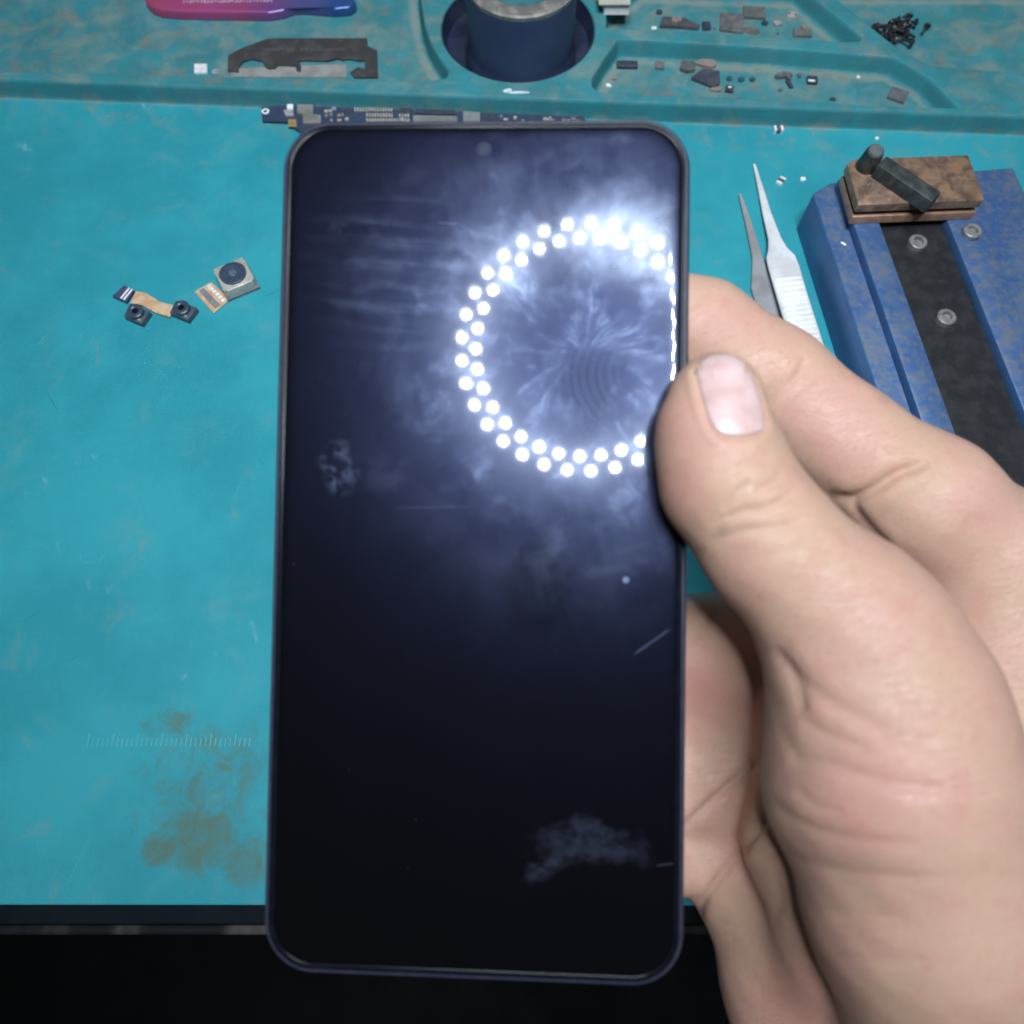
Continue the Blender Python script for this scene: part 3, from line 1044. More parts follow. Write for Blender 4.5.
# ------------------------------------------------------------------ materials for the small things
steel = mat('tweezer_steel', (0.72, 0.72, 0.715), (0.60, 0.59, 0.58), 0.12, rough=0.4, metal=0.15, bmp=0.02)
steel_d = mat('tweezer_steel_dull', (0.34, 0.34, 0.35), (0.27, 0.265, 0.26), 0.1, rough=0.5, metal=0.3, bmp=0.02)
silver = mat('tinned_metal', (0.50, 0.49, 0.46), (0.38, 0.36, 0.33), 0.4, rough=0.42, metal=0.4)
tin_w = mat('bright_tin', (0.78, 0.78, 0.76), (0.6, 0.6, 0.6), 0.8, rough=0.4, metal=0.1)
chipblk = mat('chip_black', (0.026, 0.034, 0.05), (0.045, 0.052, 0.068), 0.6, rough=0.5)
chipgry = mat('chip_grey', (0.11, 0.115, 0.12), (0.06, 0.064, 0.07), 0.6, rough=0.55)
chiptan = mat('chip_tan', (0.24, 0.18, 0.15), (0.14, 0.12, 0.115), 0.7, rough=0.6)
pcb = mat('pcb_navy', (0.028, 0.042, 0.08), (0.04, 0.052, 0.085), 0.4, rough=0.35)
shield = mat('shield_can', (0.25, 0.25, 0.23), (0.19, 0.185, 0.17), 0.2, rough=0.5, metal=0.3)
gold = mat('gold_contact', (0.62, 0.42, 0.18), (0.5, 0.33, 0.14), 0.6, rough=0.35, metal=0.6)
cap_m = mat('ceramic_part', (0.36, 0.33, 0.24), (0.24, 0.2, 0.15), 0.8, rough=0.5)
cap_g = mat('ceramic_part_grey', (0.30, 0.31, 0.32), (0.18, 0.18, 0.19), 0.8, rough=0.5)
copper = mat('flex_copper', (0.60, 0.35, 0.19), (0.68, 0.50, 0.33), 0.35, rough=0.38, metal=0.25)
lensblk = mat('lens_black', (0.03, 0.052, 0.082), (0.042, 0.062, 0.09), 0.5, rough=0.3)
modblk = mat('module_black', (0.042, 0.062, 0.085), (0.055, 0.075, 0.095), 0.5, rough=0.5)
glass = mat('lens_glass', (0.005, 0.007, 0.01), None, 0.5, rough=0.05, bmp=0)
ivory = mat('housing_nickel', (0.50, 0.46, 0.40), (0.38, 0.36, 0.32), 0.3, rough=0.38, metal=0.3)
white = mat('white_part', (0.72, 0.72, 0.7), (0.6, 0.6, 0.58), 0.5, rough=0.5)


def pxscale(px, py, z):
    """mm per photo pixel along x, and mm of ground per pixel down the picture"""
    a, b = M(px - 1, py, z), M(px + 1, py, z)
    c, d = M(px, py - 1, z), M(px, py + 1, z)
    return np.linalg.norm(b - a) / 2, np.linalg.norm(d - c) / 2


def quad_px(pts, z):
    return [M(x, y, z)[:2] for x, y in pts]


# ------------------------------------------------------------------ rear camera module with its ribbon
zc = 5.2
tl, tp, tr_, bt = [M(*q, zc)[:2] for q in ((211, 270), (239, 257.5), (258, 279), (226.5, 291.5))]
c0 = (tl + tp + tr_ + bt) / 4
e1 = ((tp - tl) + (tr_ - bt)) / 2; e2 = ((bt - tl) + (tr_ - tp)) / 2
w1, w2 = np.linalg.norm(e1), np.linalg.norm(e2)
u1 = e1 / w1; u2 = np.array([u1[1], -u1[0]])
if u2 @ e2 < 0: u2 = -u2
w1 = w2 = (w1 + w2) / 2


def loc2(a, b): return c0 + u1 * a + u2 * b


cm = empty('camera_module', (*c0, 0), 'square silver camera module with big black lens and short gold ribbon, left of the phone', 'camera module')
oct_ = [loc2(a * w1, b * w2) for a, b in ((-.5, -.38), (-.38, -.5), (.38, -.5), (.5, -.38), (.5, .38), (.38, .5), (-.38, .5), (-.5, .38))]
v, f = prism(oct_, 1.4, zc, 0.25)
mesh_obj('housing', v, f, ivory, cm, auto=35)
v, f = prism([loc2(a * w1, b * w2) for a, b in ((-.52, -.52), (.52, -.52), (.53, -.3), (.53, .53), (-.52, .52))], 0.1, 1.38, 0.12)
mesh_obj('base_plate', v, f, mat('module_base', (0.10, 0.11, 0.12), (0.16, 0.16, 0.16), 0.4, rough=0.5), cm)
lc = loc2(-0.01 * w1, -0.02 * w2); lr = w1 * 0.41
v, f = lathe(lc[0], lc[1], [(lr, zc + .01), (lr, zc + .75), (lr * .93, zc + .9), (lr * .6, zc + .9), (lr * .5, zc + .75), (lr * .42, zc + .7)], 44)
ln = mesh_obj('lens', v, f, lensblk, cm, auto=35)
v, f = lathe(lc[0], lc[1], [(lr * .30, zc + .71), (lr * .24, zc + .86), (lr * .17, zc + .86), (lr * .14, zc + .8), (0.01, zc + .84)], 28)
mesh_obj('lens_glass', v, f, mat('lens_bright_ring', (0.10, 0.12, 0.15), None, 0.5, rough=0.15, bmp=0), ln, auto=35)
for sa, sb in ((.43, .43), (-.43, .43), (.43, -.43), (-.43, -.43)):
    q = loc2(sa * w1 * .98, sb * w2 * .98)
    v, f = box(q[0], q[1], zc + 0.01, 1.5, 0.8, 0.18, math.atan2(u1[1], u1[0]) + (0.78 if sa * sb < 0 else -0.78), 0.05)
    mesh_obj('corner_clip', v, f, silver, cm)
rb = [M(*q, 0.5)[:2] for q in ((204, 286), (222, 302), (213.5, 313), (194.5, 291.5))]
rbi = [M(*q, 0.5)[:2] for q in ((211, 282), (230, 299), (213.5, 313), (194.5, 291.5))]
v, f = prism(rbi, 0.25, 0.5, 0.05)
rib = mesh_obj('ribbon', v, f, copper, cm)


def lerpq(q, s, t):
    return (q[0] * (1 - s) + q[1] * s) * (1 - t) + (q[3] * (1 - s) + q[2] * s) * t


v, f = prism([lerpq(rbi, .08, .52), lerpq(rbi, .92, .52), lerpq(rbi, .92, .80), lerpq(rbi, .08, .80)], 0.52, 1.1, 0.1)
mesh_obj('connector', v, f, mat('connector_grey', (0.13, 0.16, 0.19), (0.2, 0.22, 0.24), 0.5), rib)
for k in range(6):
    s_ = .12 + k * .152
    v, f = prism([lerpq(rbi, s_ - .05, .16), lerpq(rbi, s_ + .05, .16), lerpq(rbi, s_ + .05, .36), lerpq(rbi, s_ - .05, .36)], 0.52, 0.95, 0.06)
    mesh_obj('capacitor', v, f, tin_w, rib)

# ------------------------------------------------------------------ two small camera modules on one copper flex
dm = empty('twin_camera_flex', M(155, 305, 0), 'two tiny black camera modules joined by a copper flex, at the left of the mat', 'camera module')
fl1 = quad_px([(136, 291), (146, 293), (160, 302), (173, 305), (170, 317), (156, 313), (142, 305), (130, 303)], 1.1)
v, f = prism(fl1, 0.85, 1.1, 0.05)
mesh_obj('flex', v, f, copper, dm)


def small_module(corners, lc_, r):
    q = quad_px(corners, 2.6)
    v, f = prism(q, 0.15, 2.6, 0.22)
    b = mesh_obj('module', v, f, modblk, dm, auto=35)
    c = M(*lc_, 2.6)
    v, f = lathe(c[0], c[1], [(r, 2.58), (r, 4.0), (r * .9, 4.2), (r * .62, 4.2), (r * .55, 4.0), (r * .4, 3.9)], 32)
    l_ = mesh_obj('lens_barrel', v, f, lensblk, b, auto=35)
    v, f = lathe(c[0], c[1], [(r * .4, 3.91), (0.01, 3.98)], 24)
    mesh_obj('lens_glass', v, f, glass, l_, auto=35)
    a_, b_ = q[1], q[2]
    mid = q[2] * .8 + q[0] * .2
    v, f = box(mid[0], mid[1], 2.605, 1.5, .5, .08, math.atan2(*(q[2] - q[3])[::-1]), 0)
    mesh_obj('module_mark', v, f, silver, b)


small_module([(176, 300), (197, 307.5), (187.5, 320), (169.5, 312.5)], (182.5, 309.5), 3.0)
small_module([(130, 303.5), (150, 311), (141, 323.5), (123.5, 316)], (136.5, 313), 3.0)
v, f = prism(quad_px([(124, 285), (134, 290), (126, 302), (112, 296)], 1.5), 0.4, 1.5, 0.12)
cn = mesh_obj('flex_connector', v, f, mat('connector_indigo', (0.03, 0.045, 0.10), (0.05, 0.06, 0.1), 0.5), dm)
for o_ in (0, 3.2):
    v, f = prism(quad_px([(128.5 + o_ * .9, 287.5 + o_ * .4), (130 + o_ * .9, 288.2 + o_ * .4), (121.5 + o_ * .9, 298.8 + o_ * .4), (120 + o_ * .9, 298 + o_ * .4)], 1.6), 1.51, 1.62)
    mesh_obj('contact_row', v, f, white, cn)

# ------------------------------------------------------------------ logic board behind the phone's top edge
lb = empty('logic_board', M(420, 120, 0), 'long dark circuit board packed with chips, at the foot of the tray behind the phone', 'circuit board')
ob = [(261, 107), (300, 103), (400, 104.5), (583, 113), (587, 125), (575, 150), (304, 158), (300, 131), (293, 127), (288, 121.5), (262, 120.5)]
v, f = prism(quad_px(ob, 1.6), 0.7, 1.6, 0.15)
mesh_obj('board', v, f, pcb, lb)


def lbpart(name, pts, h, m, z=1.61):
    v, f = prism(quad_px(pts, z + h), z, z + h, min(0.08, h * .3))
    return mesh_obj(name, v, f, m, lb)


c = M(265.5, 111.5, 1.6)
v, f = lathe(c[0], c[1], [(1.6, 1.61), (1.6, 1.8), (.8, 1.8), (.8, 1.63)], 24, close=False)
mesh_obj('screw_eyelet', v, f, tin_w, lb)
c = M(348, 111, 1.6)
v, f = lathe(c[0], c[1], [(1.7, 1.61), (1.7, 1.85), (1.0, 1.85), (.9, 1.63)], 24, close=False)
mesh_obj('screw_eyelet', v, f, mat('eyelet_dark', (0.09, 0.09, 0.09), None, .5, metal=.5), lb)
lbpart('gold_pad', [(288, 119), (296, 119), (297, 126), (288, 126)], .5, gold)
lbpart('white_component', [(287, 104), (293, 104), (293, 109), (287, 109)], 1.0, white)
lbpart('small_component', [(283, 110), (292, 109), (294, 115), (286, 116)], .7, cap_g)
lbpart('shield_can', [(297, 104), (313, 104.5), (313, 114), (321, 115), (321, 123), (303, 123), (303, 114), (297, 113)], 1.1, shield)
lbpart('shield_can', [(413, 115), (457, 116), (458, 126), (413, 126)], 1.1, shield)
lbpart('shield_can', [(463, 111), (480, 112), (480, 124), (463, 124)], .9, shield)
lbpart('black_chip', [(400, 106), (412, 106), (411, 113), (399, 113)], .8, chipblk)
lbpart('black_chip', [(482, 113), (496, 113.5), (496, 125), (481, 125)], .9, chipblk)
lbpart('black_chip', [(416, 106.5), (455, 108.5), (455, 114), (416, 113)], .7, chipblk)
# rows of tiny ceramic parts
for k in range(14):
    x_ = 354 + k * 2.8
    lbpart('capacitor', [(x_, 107.2), (x_ + 1.9, 107.3), (x_ + 1.9, 111), (x_, 110.9)], .5, cap_m if k % 3 else cap_g)
for r_ in range(2):
    for k in range(16):
        x_ = 366 + k * 2.75; y_ = 113 + r_ * 5.2
        if r_ == 0 and 9 < k < 12: continue
        lbpart('capacitor', [(x_, y_), (x_ + 1.9, y_), (x_ + 1.9, y_ + 3.6), (x_, y_ + 3.6)], .45, cap_m if (k + r_) % 4 else cap_g)
for k in range(34):
    x_ = rng.uniform(324, 345) if k < 10 else (rng.uniform(400, 412) if k < 14 else rng.uniform(498, 577))
    y_ = rng.uniform(107, 120) if k < 10 else rng.uniform(114, 121)
    if k >= 14: y_ = 112.2 + (x_ - 498) * .02 + rng.uniform(2, 9)
    s_ = rng.uniform(2.2, 4.6)
    lbpart('tiny_part', [(x_, y_), (x_ + s_, y_), (x_ + s_, y_ + 2.6), (x_, y_ + 2.6)], rng.uniform(.3, .8), [cap_m, cap_g, chiptan, shield][k % 4])
c = M(581, 118, 1.6)
v, f = lathe(c[0], c[1], [(1.5, 1.61), (1.5, 1.8), (.8, 1.8), (.8, 1.63)], 20, close=False)
mesh_obj('screw_eyelet', v, f, mat('eyelet_dark', (0.09, 0.09, 0.09)), lb)

# ------------------------------------------------------------------ tweezers
tw = empty('tweezers', M(790, 300, 0), 'steel fine-point tweezers with ridged grips, open, lying beside the blue fixture', 'tweezers')


def plate_along(cl, wid, z0s, th, nsub=1):
    """flat bar along pixel centreline stations (px,py), widths (px), base heights and thickness (mm)"""
    V, Fc = [], []
    n = len(cl)
    pts = [M(x, y, z0s[i] + th[i]) for i, (x, y) in enumerate(cl)]
    for i, p in enumerate(pts):
        t = pts[min(i + 1, n - 1)] - pts[max(i - 1, 0)]; t[2] = 0; t /= np.linalg.norm(t)
        s_ = np.array([-t[1], t[0], 0]); w = wid[i] * pxscale(*cl[i], z0s[i])[0] / 2
        b = min(.25, w * .4)
        for a, dz in ((-w, -th[i]), (-w, -b), (-w + b, 0), (w - b, 0), (w, -b), (w, -th[i])):
            V.append(p + s_ * a + np.array([0, 0, dz]))
    for i in range(n - 1):
        for k in range(6):
            j = (k + 1) % 6
            Fc.append((i * 6 + k, (i + 1) * 6 + k, (i + 1) * 6 + j, i * 6 + j))
    Fc.append(tuple(range(6))); Fc.append(tuple((n - 1) * 6 + k for k in range(6))[::-1])
    return np.array(V), Fc


arm_a = [(754.5, 164), (760, 184), (767, 212), (775, 238), (778, 248), (781, 256), (784, 266), (794, 300), (808, 345), (825, 400), (840, 450), (852, 486)]
wid_a = [2.4, 5, 8.5, 13, 19, 29, 31, 31, 32, 32, 30, 24]
za = [.6, .9, 1.6, 2.6, 3.1, 3.5, 3.8, 4.8, 5.6, 5.6, 4.2, 2.6]
v, f = plate_along(arm_a, wid_a, za, [.9] * 12)
arm1 = mesh_obj('arm', v, f, steel, tw, auto=35)
arm_b = [(740, 193.5), (747, 216), (753, 238), (758, 258), (760, 272), (764, 286), (772, 310), (786, 350), (806, 402), (830, 452), (848, 488)]
wid_b = [2.6, 6, 8.5, 11, 16, 26, 28, 29, 30, 28, 24]
zb = [.5, .5, .5, .5, .5, .6, .7, .8, .9, 1.2, 1.6]
v, f = plate_along(arm_b, wid_b, zb, [.9] * 11)
mesh_obj('arm', v, f, steel_d, tw, auto=35)
rp = []
for k in range(22):
    tt0 = k / 21
    cx_, cy_ = 784 + 4 + (808 - 788) * 0, 0
    y_ = 279 + k * 4.9
    x_ = np.interp(y_, [q[1] for q in arm_a], [q[0] for q in arm_a])
    z_ = np.interp(y_, [q[1] for q in arm_a], za) + .9
    p = M(x_, y_, z_); w = 27 * pxscale(x_, y_, z_)[0]
    p2 = M(np.interp(y_ + 5, [q[1] for q in arm_a], [q[0] for q in arm_a]), y_ + 5, z_)
    dr = math.atan2(p2[1] - p[1], p2[0] - p[0]) + math.pi / 2
    rp.append(prism(rect(p[0], p[1], w, 1.15, dr), z_ - .1, z_ + .6, .35, 2))
v, f = merge(*rp)
mesh_obj('grip_ridges', v, f, mat('ridge_bright', (0.85, 0.84, 0.82), (0.74, 0.73, 0.71), .2, rough=.4, metal=.05), arm1, auto=50)

# ------------------------------------------------------------------ blue clamp fixture
bluem = None


def blue_mat():
    m, nt, out = newmat('blue_anodised'); X.nt = nt
    v, x, y, z = coords(nt)
    n1 = noise(nt, v, .33, 8, .72); n2 = noise(nt, v, .6, 4, .6); n3 = noise(nt, v, .05, 4)
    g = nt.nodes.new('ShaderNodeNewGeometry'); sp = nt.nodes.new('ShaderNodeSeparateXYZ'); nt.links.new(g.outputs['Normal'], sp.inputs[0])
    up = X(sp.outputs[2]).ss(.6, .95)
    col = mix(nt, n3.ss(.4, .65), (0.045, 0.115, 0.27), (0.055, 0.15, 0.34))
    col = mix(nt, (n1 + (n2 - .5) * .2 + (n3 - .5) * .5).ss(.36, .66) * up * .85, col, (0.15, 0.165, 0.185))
    col = mix(nt, n2.ss(.68, .74) * .4, col, (0.3, 0.33, 0.36))
    b = bsdf(nt, out, col, (n1 - .5) * .5 + .45, .25, .5)
    bump(nt, b, n2 + n1, .06)
    return m


bluem = blue_mat()
fx = empty('board_clamp', M(900, 300, 0), 'blue metal board holding clamp with a rusty jaw and black lever, at the right edge', 'clamp')
zt = 18.0
A0, A1 = M(812.5, 193, zt)[:2], M(880, 400, zt)[:2]
d1 = (A1 - A0) / np.linalg.norm(A1 - A0)
B0 = M(831, 182, zt)[:2]
d2 = np.array([-d1[1], d1[0]])
if d2 @ (B0 - A0) < 0: d2 = -d2


def fl(a, b): return A0 + d1 * a + d2 * b      # along the rail, across to the right


LR = 150
wB = (B0 - A0) @ d2; aB = (B0 - A0) @ d1
v, f = prism([fl(0, 0), fl(aB, wB), fl(aB, 78), fl(LR, 78), fl(LR, 0)], 0.1, zt, 1.1, 3)
mesh_obj('base', v, f, bluem, fx, auto=40)
# raised rail: left foot runs (830,178)->(895,365)
w2_ = (M(847, 223, zt + 2)[:2] - A0) @ d2
w1_ = wB + 0.4
w3_ = (M(886, 250, zt + 2)[:2] - A0) @ d2
v, f = prism([fl(-2, w1_), fl(-2, w3_), fl(LR, w3_), fl(LR, w1_)], zt + .05, zt + 4.0, .8, 2)
mesh_obj('rail', v, f, bluem, fx, auto=40)
v, f = prism([fl(-2, w3_ + 24), fl(-2, w3_ + 36), fl(LR, w3_ + 36), fl(LR, w3_ + 24)], zt + .05, zt + 4.0, .8, 2)
mesh_obj('rail', v, f, bluem, fx, auto=40)
v, f = prism([fl(-2, w3_ + .2), fl(-2, w3_ + 23.8), fl(LR, w3_ + 23.8), fl(LR, w3_ + .2)], zt + .05, zt + .8, 0)
mesh_obj('slide_bed', v, f, mat('slide_black', (0.01, 0.011, 0.013), (0.02, 0.02, 0.022), .2, rough=.5), fx)


def rust_mat():
    m, nt, out = newmat('rusty_jaw'); X.nt = nt
    v, x, y, z = coords(nt)
    n1 = noise(nt, v, .16, 7, .65, .6); n2 = noise(nt, v, .5, 5, .65)
    col = mix(nt, n1.ss(.35, .65), (0.115, 0.075, 0.055), (0.30, 0.19, 0.12))
    col = mix(nt, (n1 * .6 + n2 * .4).ss(.55, .63) * .9, col, (0.36, 0.145, 0.05))
    col = mix(nt, n2.ss(.58, .72) * .6, col, (0.26, 0.24, 0.235))
    b = bsdf(nt, out, col, (n2 - .5) * .3 + .45, .3)
    bump(nt, b, n2 + n1, .1)
    return m


rust = rust_mat()
zj = 31.0
J0, J1 = M(847, 163.5, zj)[:2], M(858.5, 205, zj)[:2]
jd = (J1 - J0) / np.linalg.norm(J1 - J0); jr = np.array([-jd[1], jd[0]])
if jr[0] < 0: jr = -jr
jl = np.linalg.norm(J1 - J0)
def jq(a, b): return J0 + jd * a + jr * b


v, f = prism([jq(0, 0), jq(-2, 3), jq(-2, 44), jq(jl, 44), jq(jl, 0)], zj - 3.4, zj, .5, 2)
jw = mesh_obj('jaw', v, f, rust, fx, auto=40)
v, f = prism([jq(.5, 1.2), jq(.5, 43), jq(jl - 1.4, 43), jq(jl - 1.4, 1.2)], zj - 5.4, zj - 3.42)
mesh_obj('jaw_gap', v, f, mat('slide_black', (0.01, 0.011, 0.013)), jw)
v, f = prism([jq(0, .2), jq(0, 44), jq(jl + .3, 44), jq(jl + .3, .2)], zj - 8.8, zj - 5.42, .4, 2)
mesh_obj('jaw_lower_plate', v, f, mat('jaw_copper', (0.42, 0.24, 0.15), (0.28, 0.17, 0.12), .3, rough=.42, metal=.4), jw, auto=40)
v, f = prism([jq(1.5, 1.5), jq(1.5, 43), jq(jl - 2, 43), jq(jl - 2, 1.5)], zt + 4.02, zj - 8.82)
mesh_obj('jaw_foot', v, f, mat('slide_black', (0.01, 0.011, 0.013)), jw)
boltm = mat('bolt_zinc', (.32, .32, .31), (.2, .2, .2), .3, rough=.45, metal=.5)
for a_, b_, z_ in ((28, w3_ + 12, zt + .82), (28, w3_ + 30, zt + 4.02), (95, w3_ + 30, zt + 4.02), (60, w3_ + 12, zt + .82)):
    q = fl(a_, b_)
    v, f = lathe(q[0], q[1], [(3.2, z_), (3.2, z_ + 1.8), (2.8, z_ + 2.2), (1.7, z_ + 2.2), (1.6, z_ + .9), (.01, z_ + .9)], 24)
    mesh_obj('bolt', v, f, boltm, fx, auto=40)
leverm = mat('lever_black', (0.022, 0.027, 0.027), (0.05, 0.055, 0.052), .3, rough=.5)
k0, k1 = M(866, 166, zj + .5), M(876, 151, zj + 9)
k0[2] = zj + .02
v, f = tube([k0, k0 * .15 + k1 * .85, k1], [3.6, 3.1, 2.7], 24)
kn = mesh_obj('lever_knob', v, f, leverm, fx, auto=40)
v, f = tube([k1 + (k1 - k0) * .002, k1 + (k1 - k0) / np.linalg.norm(k1 - k0) * .5], [2.5, 2.2], 24)
mesh_obj('knob_cap', v, f, mat('knob_cap_grey', (0.085, 0.10, 0.10), (0.06, 0.07, 0.07), .3), kn, auto=40)
b0, b1 = M(880, 163, zj + 4), M(935, 200, zj + 4)
dv_ = (b1 - b0)[:2]; ang_ = math.atan2(dv_[1], dv_[0]); L_ = np.linalg.norm(dv_)
mid_ = (b0 + b1) / 2
v, f = box(mid_[0], mid_[1], zj + .05, L_, 6.0, 5.4, ang_, .7)
mesh_obj('lever_bar', v, f, leverm, fx, auto=40)

# ------------------------------------------------------------------ round pot in the tray's round hole
hc_ = pA[:2] + ta[:2] * hole_c[0] + tn[:2] * hole_c[1]
pot = empty('flux_pot', (*hc_, .6), 'dark glass pot with worn grey rim standing in the round hole of the tray', 'pot')
zj_ = 36.0
top_c = M(523, -14, zj_)
pr = 57 / F * ((H - zj_) / (ct + (-14 - 512) / F * st))
potm = mat('pot_dark_glass', (0.022, 0.034, 0.075), (0.03, 0.042, 0.085), .08, rough=.5, bmp=.02, spec=.3)
bc = (hc_ * .35 + top_c[:2] * .65)
v, f = lathe(bc[0], bc[1], [(pr * 1.0, .6), (pr * 1.06, 2), (pr * 1.06, 5), (pr * 1.02, 7), (pr * 1.0, 10), (pr * 1.0, zj_ - 4), (pr * .99, zj_ - 2.4)], 64)
mesh_obj('body', v, f, potm, pot, auto=40)
v, f = lathe(bc[0], bc[1], [(pr * .99, zj_ - 2.38), (pr * 1.0, zj_ - .8), (pr * .97, zj_ - .1), (pr * .76, zj_), (pr * .70, zj_ - .5), (pr * .69, zj_ - 2.3)], 64)
mesh_obj('rim', v, f, mat('pot_rim_worn', (0.15, 0.145, 0.13), (0.26, 0.245, 0.215), .25, rough=.55, metal=.2), pot, auto=40)
v, f = lathe(bc[0], bc[1], [(pr * .685, zj_ - 2.2), (pr * .685, zj_ - .7), (pr * .64, zj_ - .4), (.01, zj_ - .25)], 64)
mesh_obj('lid', v, f, mat('pot_lid_teal', (0.02, 0.10, 0.12), (0.04, 0.14, 0.15), .12, rough=.4), pot, auto=40)
# dark liner of the hole
v, f = lathe(hc_[0], hc_[1], [(hole_r - 1.3, .55), (hole_r - .75, 3.0), (hole_r - .35, ZT - .5), (hole_r - .6, ZT - .45), (hole_r - 1.4, 3.0), (hole_r - 2.0, .8), (.02, .75)], 72, close=False)
lin = mesh_obj('hole_liner', v, f, mat('liner_dark', (0.016, 0.022, 0.048), (0.026, 0.034, 0.06), .1, rough=.3), None, auto=40)
tag(lin, 'shallow dark glossy cup lining the round hole of the tray, under the pot', 'cup')

# ------------------------------------------------------------------ things in the left pocket
zb_ = ZF + .05
pl = [(227.4, 70.3), (228, 55), (243, 47.5), (269, 38), (367, 38), (367.5, 46), (377, 50), (378, 77), (354, 77), (350, 72), (358, 67), (365, 69), (365, 60), (358, 60.5), (350, 58.6), (342, 59.5), (337, 58), (329, 60.5), (303.6, 60), (298, 61), (301, 66), (300, 71), (296.5, 70), (295.5, 65.8), (278, 64.8), (275, 68), (268, 68.3), (264.5, 66), (262.6, 60.7), (251, 58.6), (243, 61), (238.5, 66.4), (238.5, 71.5)]
v, f = prism(quad_px(pl, zb_ + 1.0), zb_ + .45, zb_ + 1.0, .06)
blkpl = mat('blackened_steel', (0.055, 0.055, 0.056), (0.085, 0.08, 0.075), .15, rough=.45, metal=.3, lo=.45)
bp = mesh_obj('shield_frame', v, f, blkpl, origin=M(303, 57, zb_))
tag(bp, 'blackened steel bracket with a notched lower edge, lying in the left tray pocket', 'bracket')
etch = []
xs = 262.0
while xs < 345:
    w_ = rng.uniform(1.2, 2.6)
    if not (296 < xs < 301):
        c = M(xs, 49.3 + rng.uniform(-.4, .4), zb_ + 1.0); sx = pxscale(xs, 49, 1)[0]
        etch.append(box(c[0], c[1], zb_ + .99, w_ * sx * .5, rng.uniform(1.0, 1.9), .03, rng.uniform(-.3, .3), 0))
    xs += w_ + 1.0
v, f = merge(*etch)
mesh_obj('etched_marks', v, f, mat('etch_grey', (0.12, 0.115, 0.105)), bp)
v, f = prism(quad_px([(231, 76.5), (232, 69), (262, 67), (330, 64.5), (346, 64.5), (346.5, 76.5)], zb_ + .3), zb_, zb_ + .3, .06)
tag(mesh_obj('metal_strip', v, f, mat('strip_nickel', (0.33, 0.33, 0.31), (0.26, 0.25, 0.23), .15, rough=.5, metal=.25), origin=M(289, 71, zb_)), 'pale nickel strip lying under the blackened steel bracket', 'metal strip')
v, f = prism(quad_px([(194, 63.5), (207, 63.5), (207, 72.5), (194, 72.5)], zb_ + .8), zb_, zb_ + .8, .15)
tag(mesh_obj('metal_square', v, f, tin_w, origin=M(200, 68, zb_)), 'small bright square of metal left of the steel bracket', 'metal piece')
v, f = prism(quad_px([(211, 72), (214, 68.5), (220, 70), (221, 73.5), (214, 74)], zb_ + .4), zb_, zb_ + .4, .08)
tag(mesh_obj('metal_flake', v, f, cap_g, origin=M(216, 71, zb_)), 'pale flake of scrap between the bright metal square and the steel bracket', 'scrap')

# pink and violet iridescent tool at the top edge


def iris_mat():
    m, nt, out = newmat('iridescent_handle'); X.nt = nt
    v, x, y, z = coords(nt)
    n = noise(nt, v, .06, 4)
    r = nt.nodes.new('ShaderNodeValToRGB')
    nt.links.new(((x * (1 / 82.0)) + .5 + (n - .5) * .25).s, r.inputs[0])
    e = r.color_ramp.elements
    e[0].position = 0; e[0].color = (.40, .07, .15, 1)
    e[1].position = 1; e[1].color = (.03, .08, .24, 1)
    for p_, c_ in ((.3, (.38, .075, .22, 1)), (.52, (.30, .07, .17, 1)), (.68, (.16, .07, .23, 1)), (.84, (.09, .09, .24, 1))):
        q = e.new(p_); q.color = c_
    b = bsdf(nt, out, r.outputs[0], .33, .35)
    return m


pk = [(145, -18), (144, 0), (150, 6), (160, 9.5), (180, 11), (268, 12.5), (283, 10), (292, 6.5), (302, 6), (335, 8.5), (350, 7), (356, 2), (352, -6), (330, -12), (296, -14), (280, -22), (150, -26)]
zp = ZF + 4.2
v, f = prism(quad_px(pk, zp), ZF + .4, zp, 1.2, 3)
tool = mesh_obj('pry_tool', v, f, iris_mat(), origin=M(250, -4, ZF), auto=50)
tag(tool, 'iridescent pink to violet metal tool handle lying at the far end of the left pocket', 'tool')
ins_ = []
for k in range(26):
    x_ = 184 + k * 3.5
    c = M(x_, 1.5 - k * .03 + rng.uniform(-.4, .4), zp); sx = pxscale(x_, 2, zp)[0]
    ins_.append(box(c[0], c[1], zp - .01, rng.uniform(.6, 1.0), rng.uniform(1.0, 2.2), .04, rng.uniform(-.7, .2), 0))
v, f = merge(*ins_)
mesh_obj('engraved_marks', v, f, mat('engrave_pale', (.45, .30, .38), None, .5), tool)

# white plastic clip on the rim
za_ = ZT + .1
cl_root = empty('plastic_clip', M(616, 18, ZT), 'small white and beige box-shaped clip on the rim right of the round pot', 'clip')
v, f = prism(quad_px([(604, 14), (629, 14), (630, 3), (600, 3)], ZT + .4), ZT + .06, ZT + 5.0, .3)
mesh_obj('clip_body', v, f, mat('clip_white', (.80, .80, .82), (.7, .7, .72), .2, rough=.5), cl_root)
v, f = prism(quad_px([(599, 4.0), (630.5, 4.0), (631, -9), (597, -9)], ZT + 5.6), ZT + 5.02, ZT + 5.6, .2)
mesh_obj('clip_top', v, f, mat('clip_beige', (.42, .41, .33), (.34, .34, .28), .2, rough=.5), cl_root)

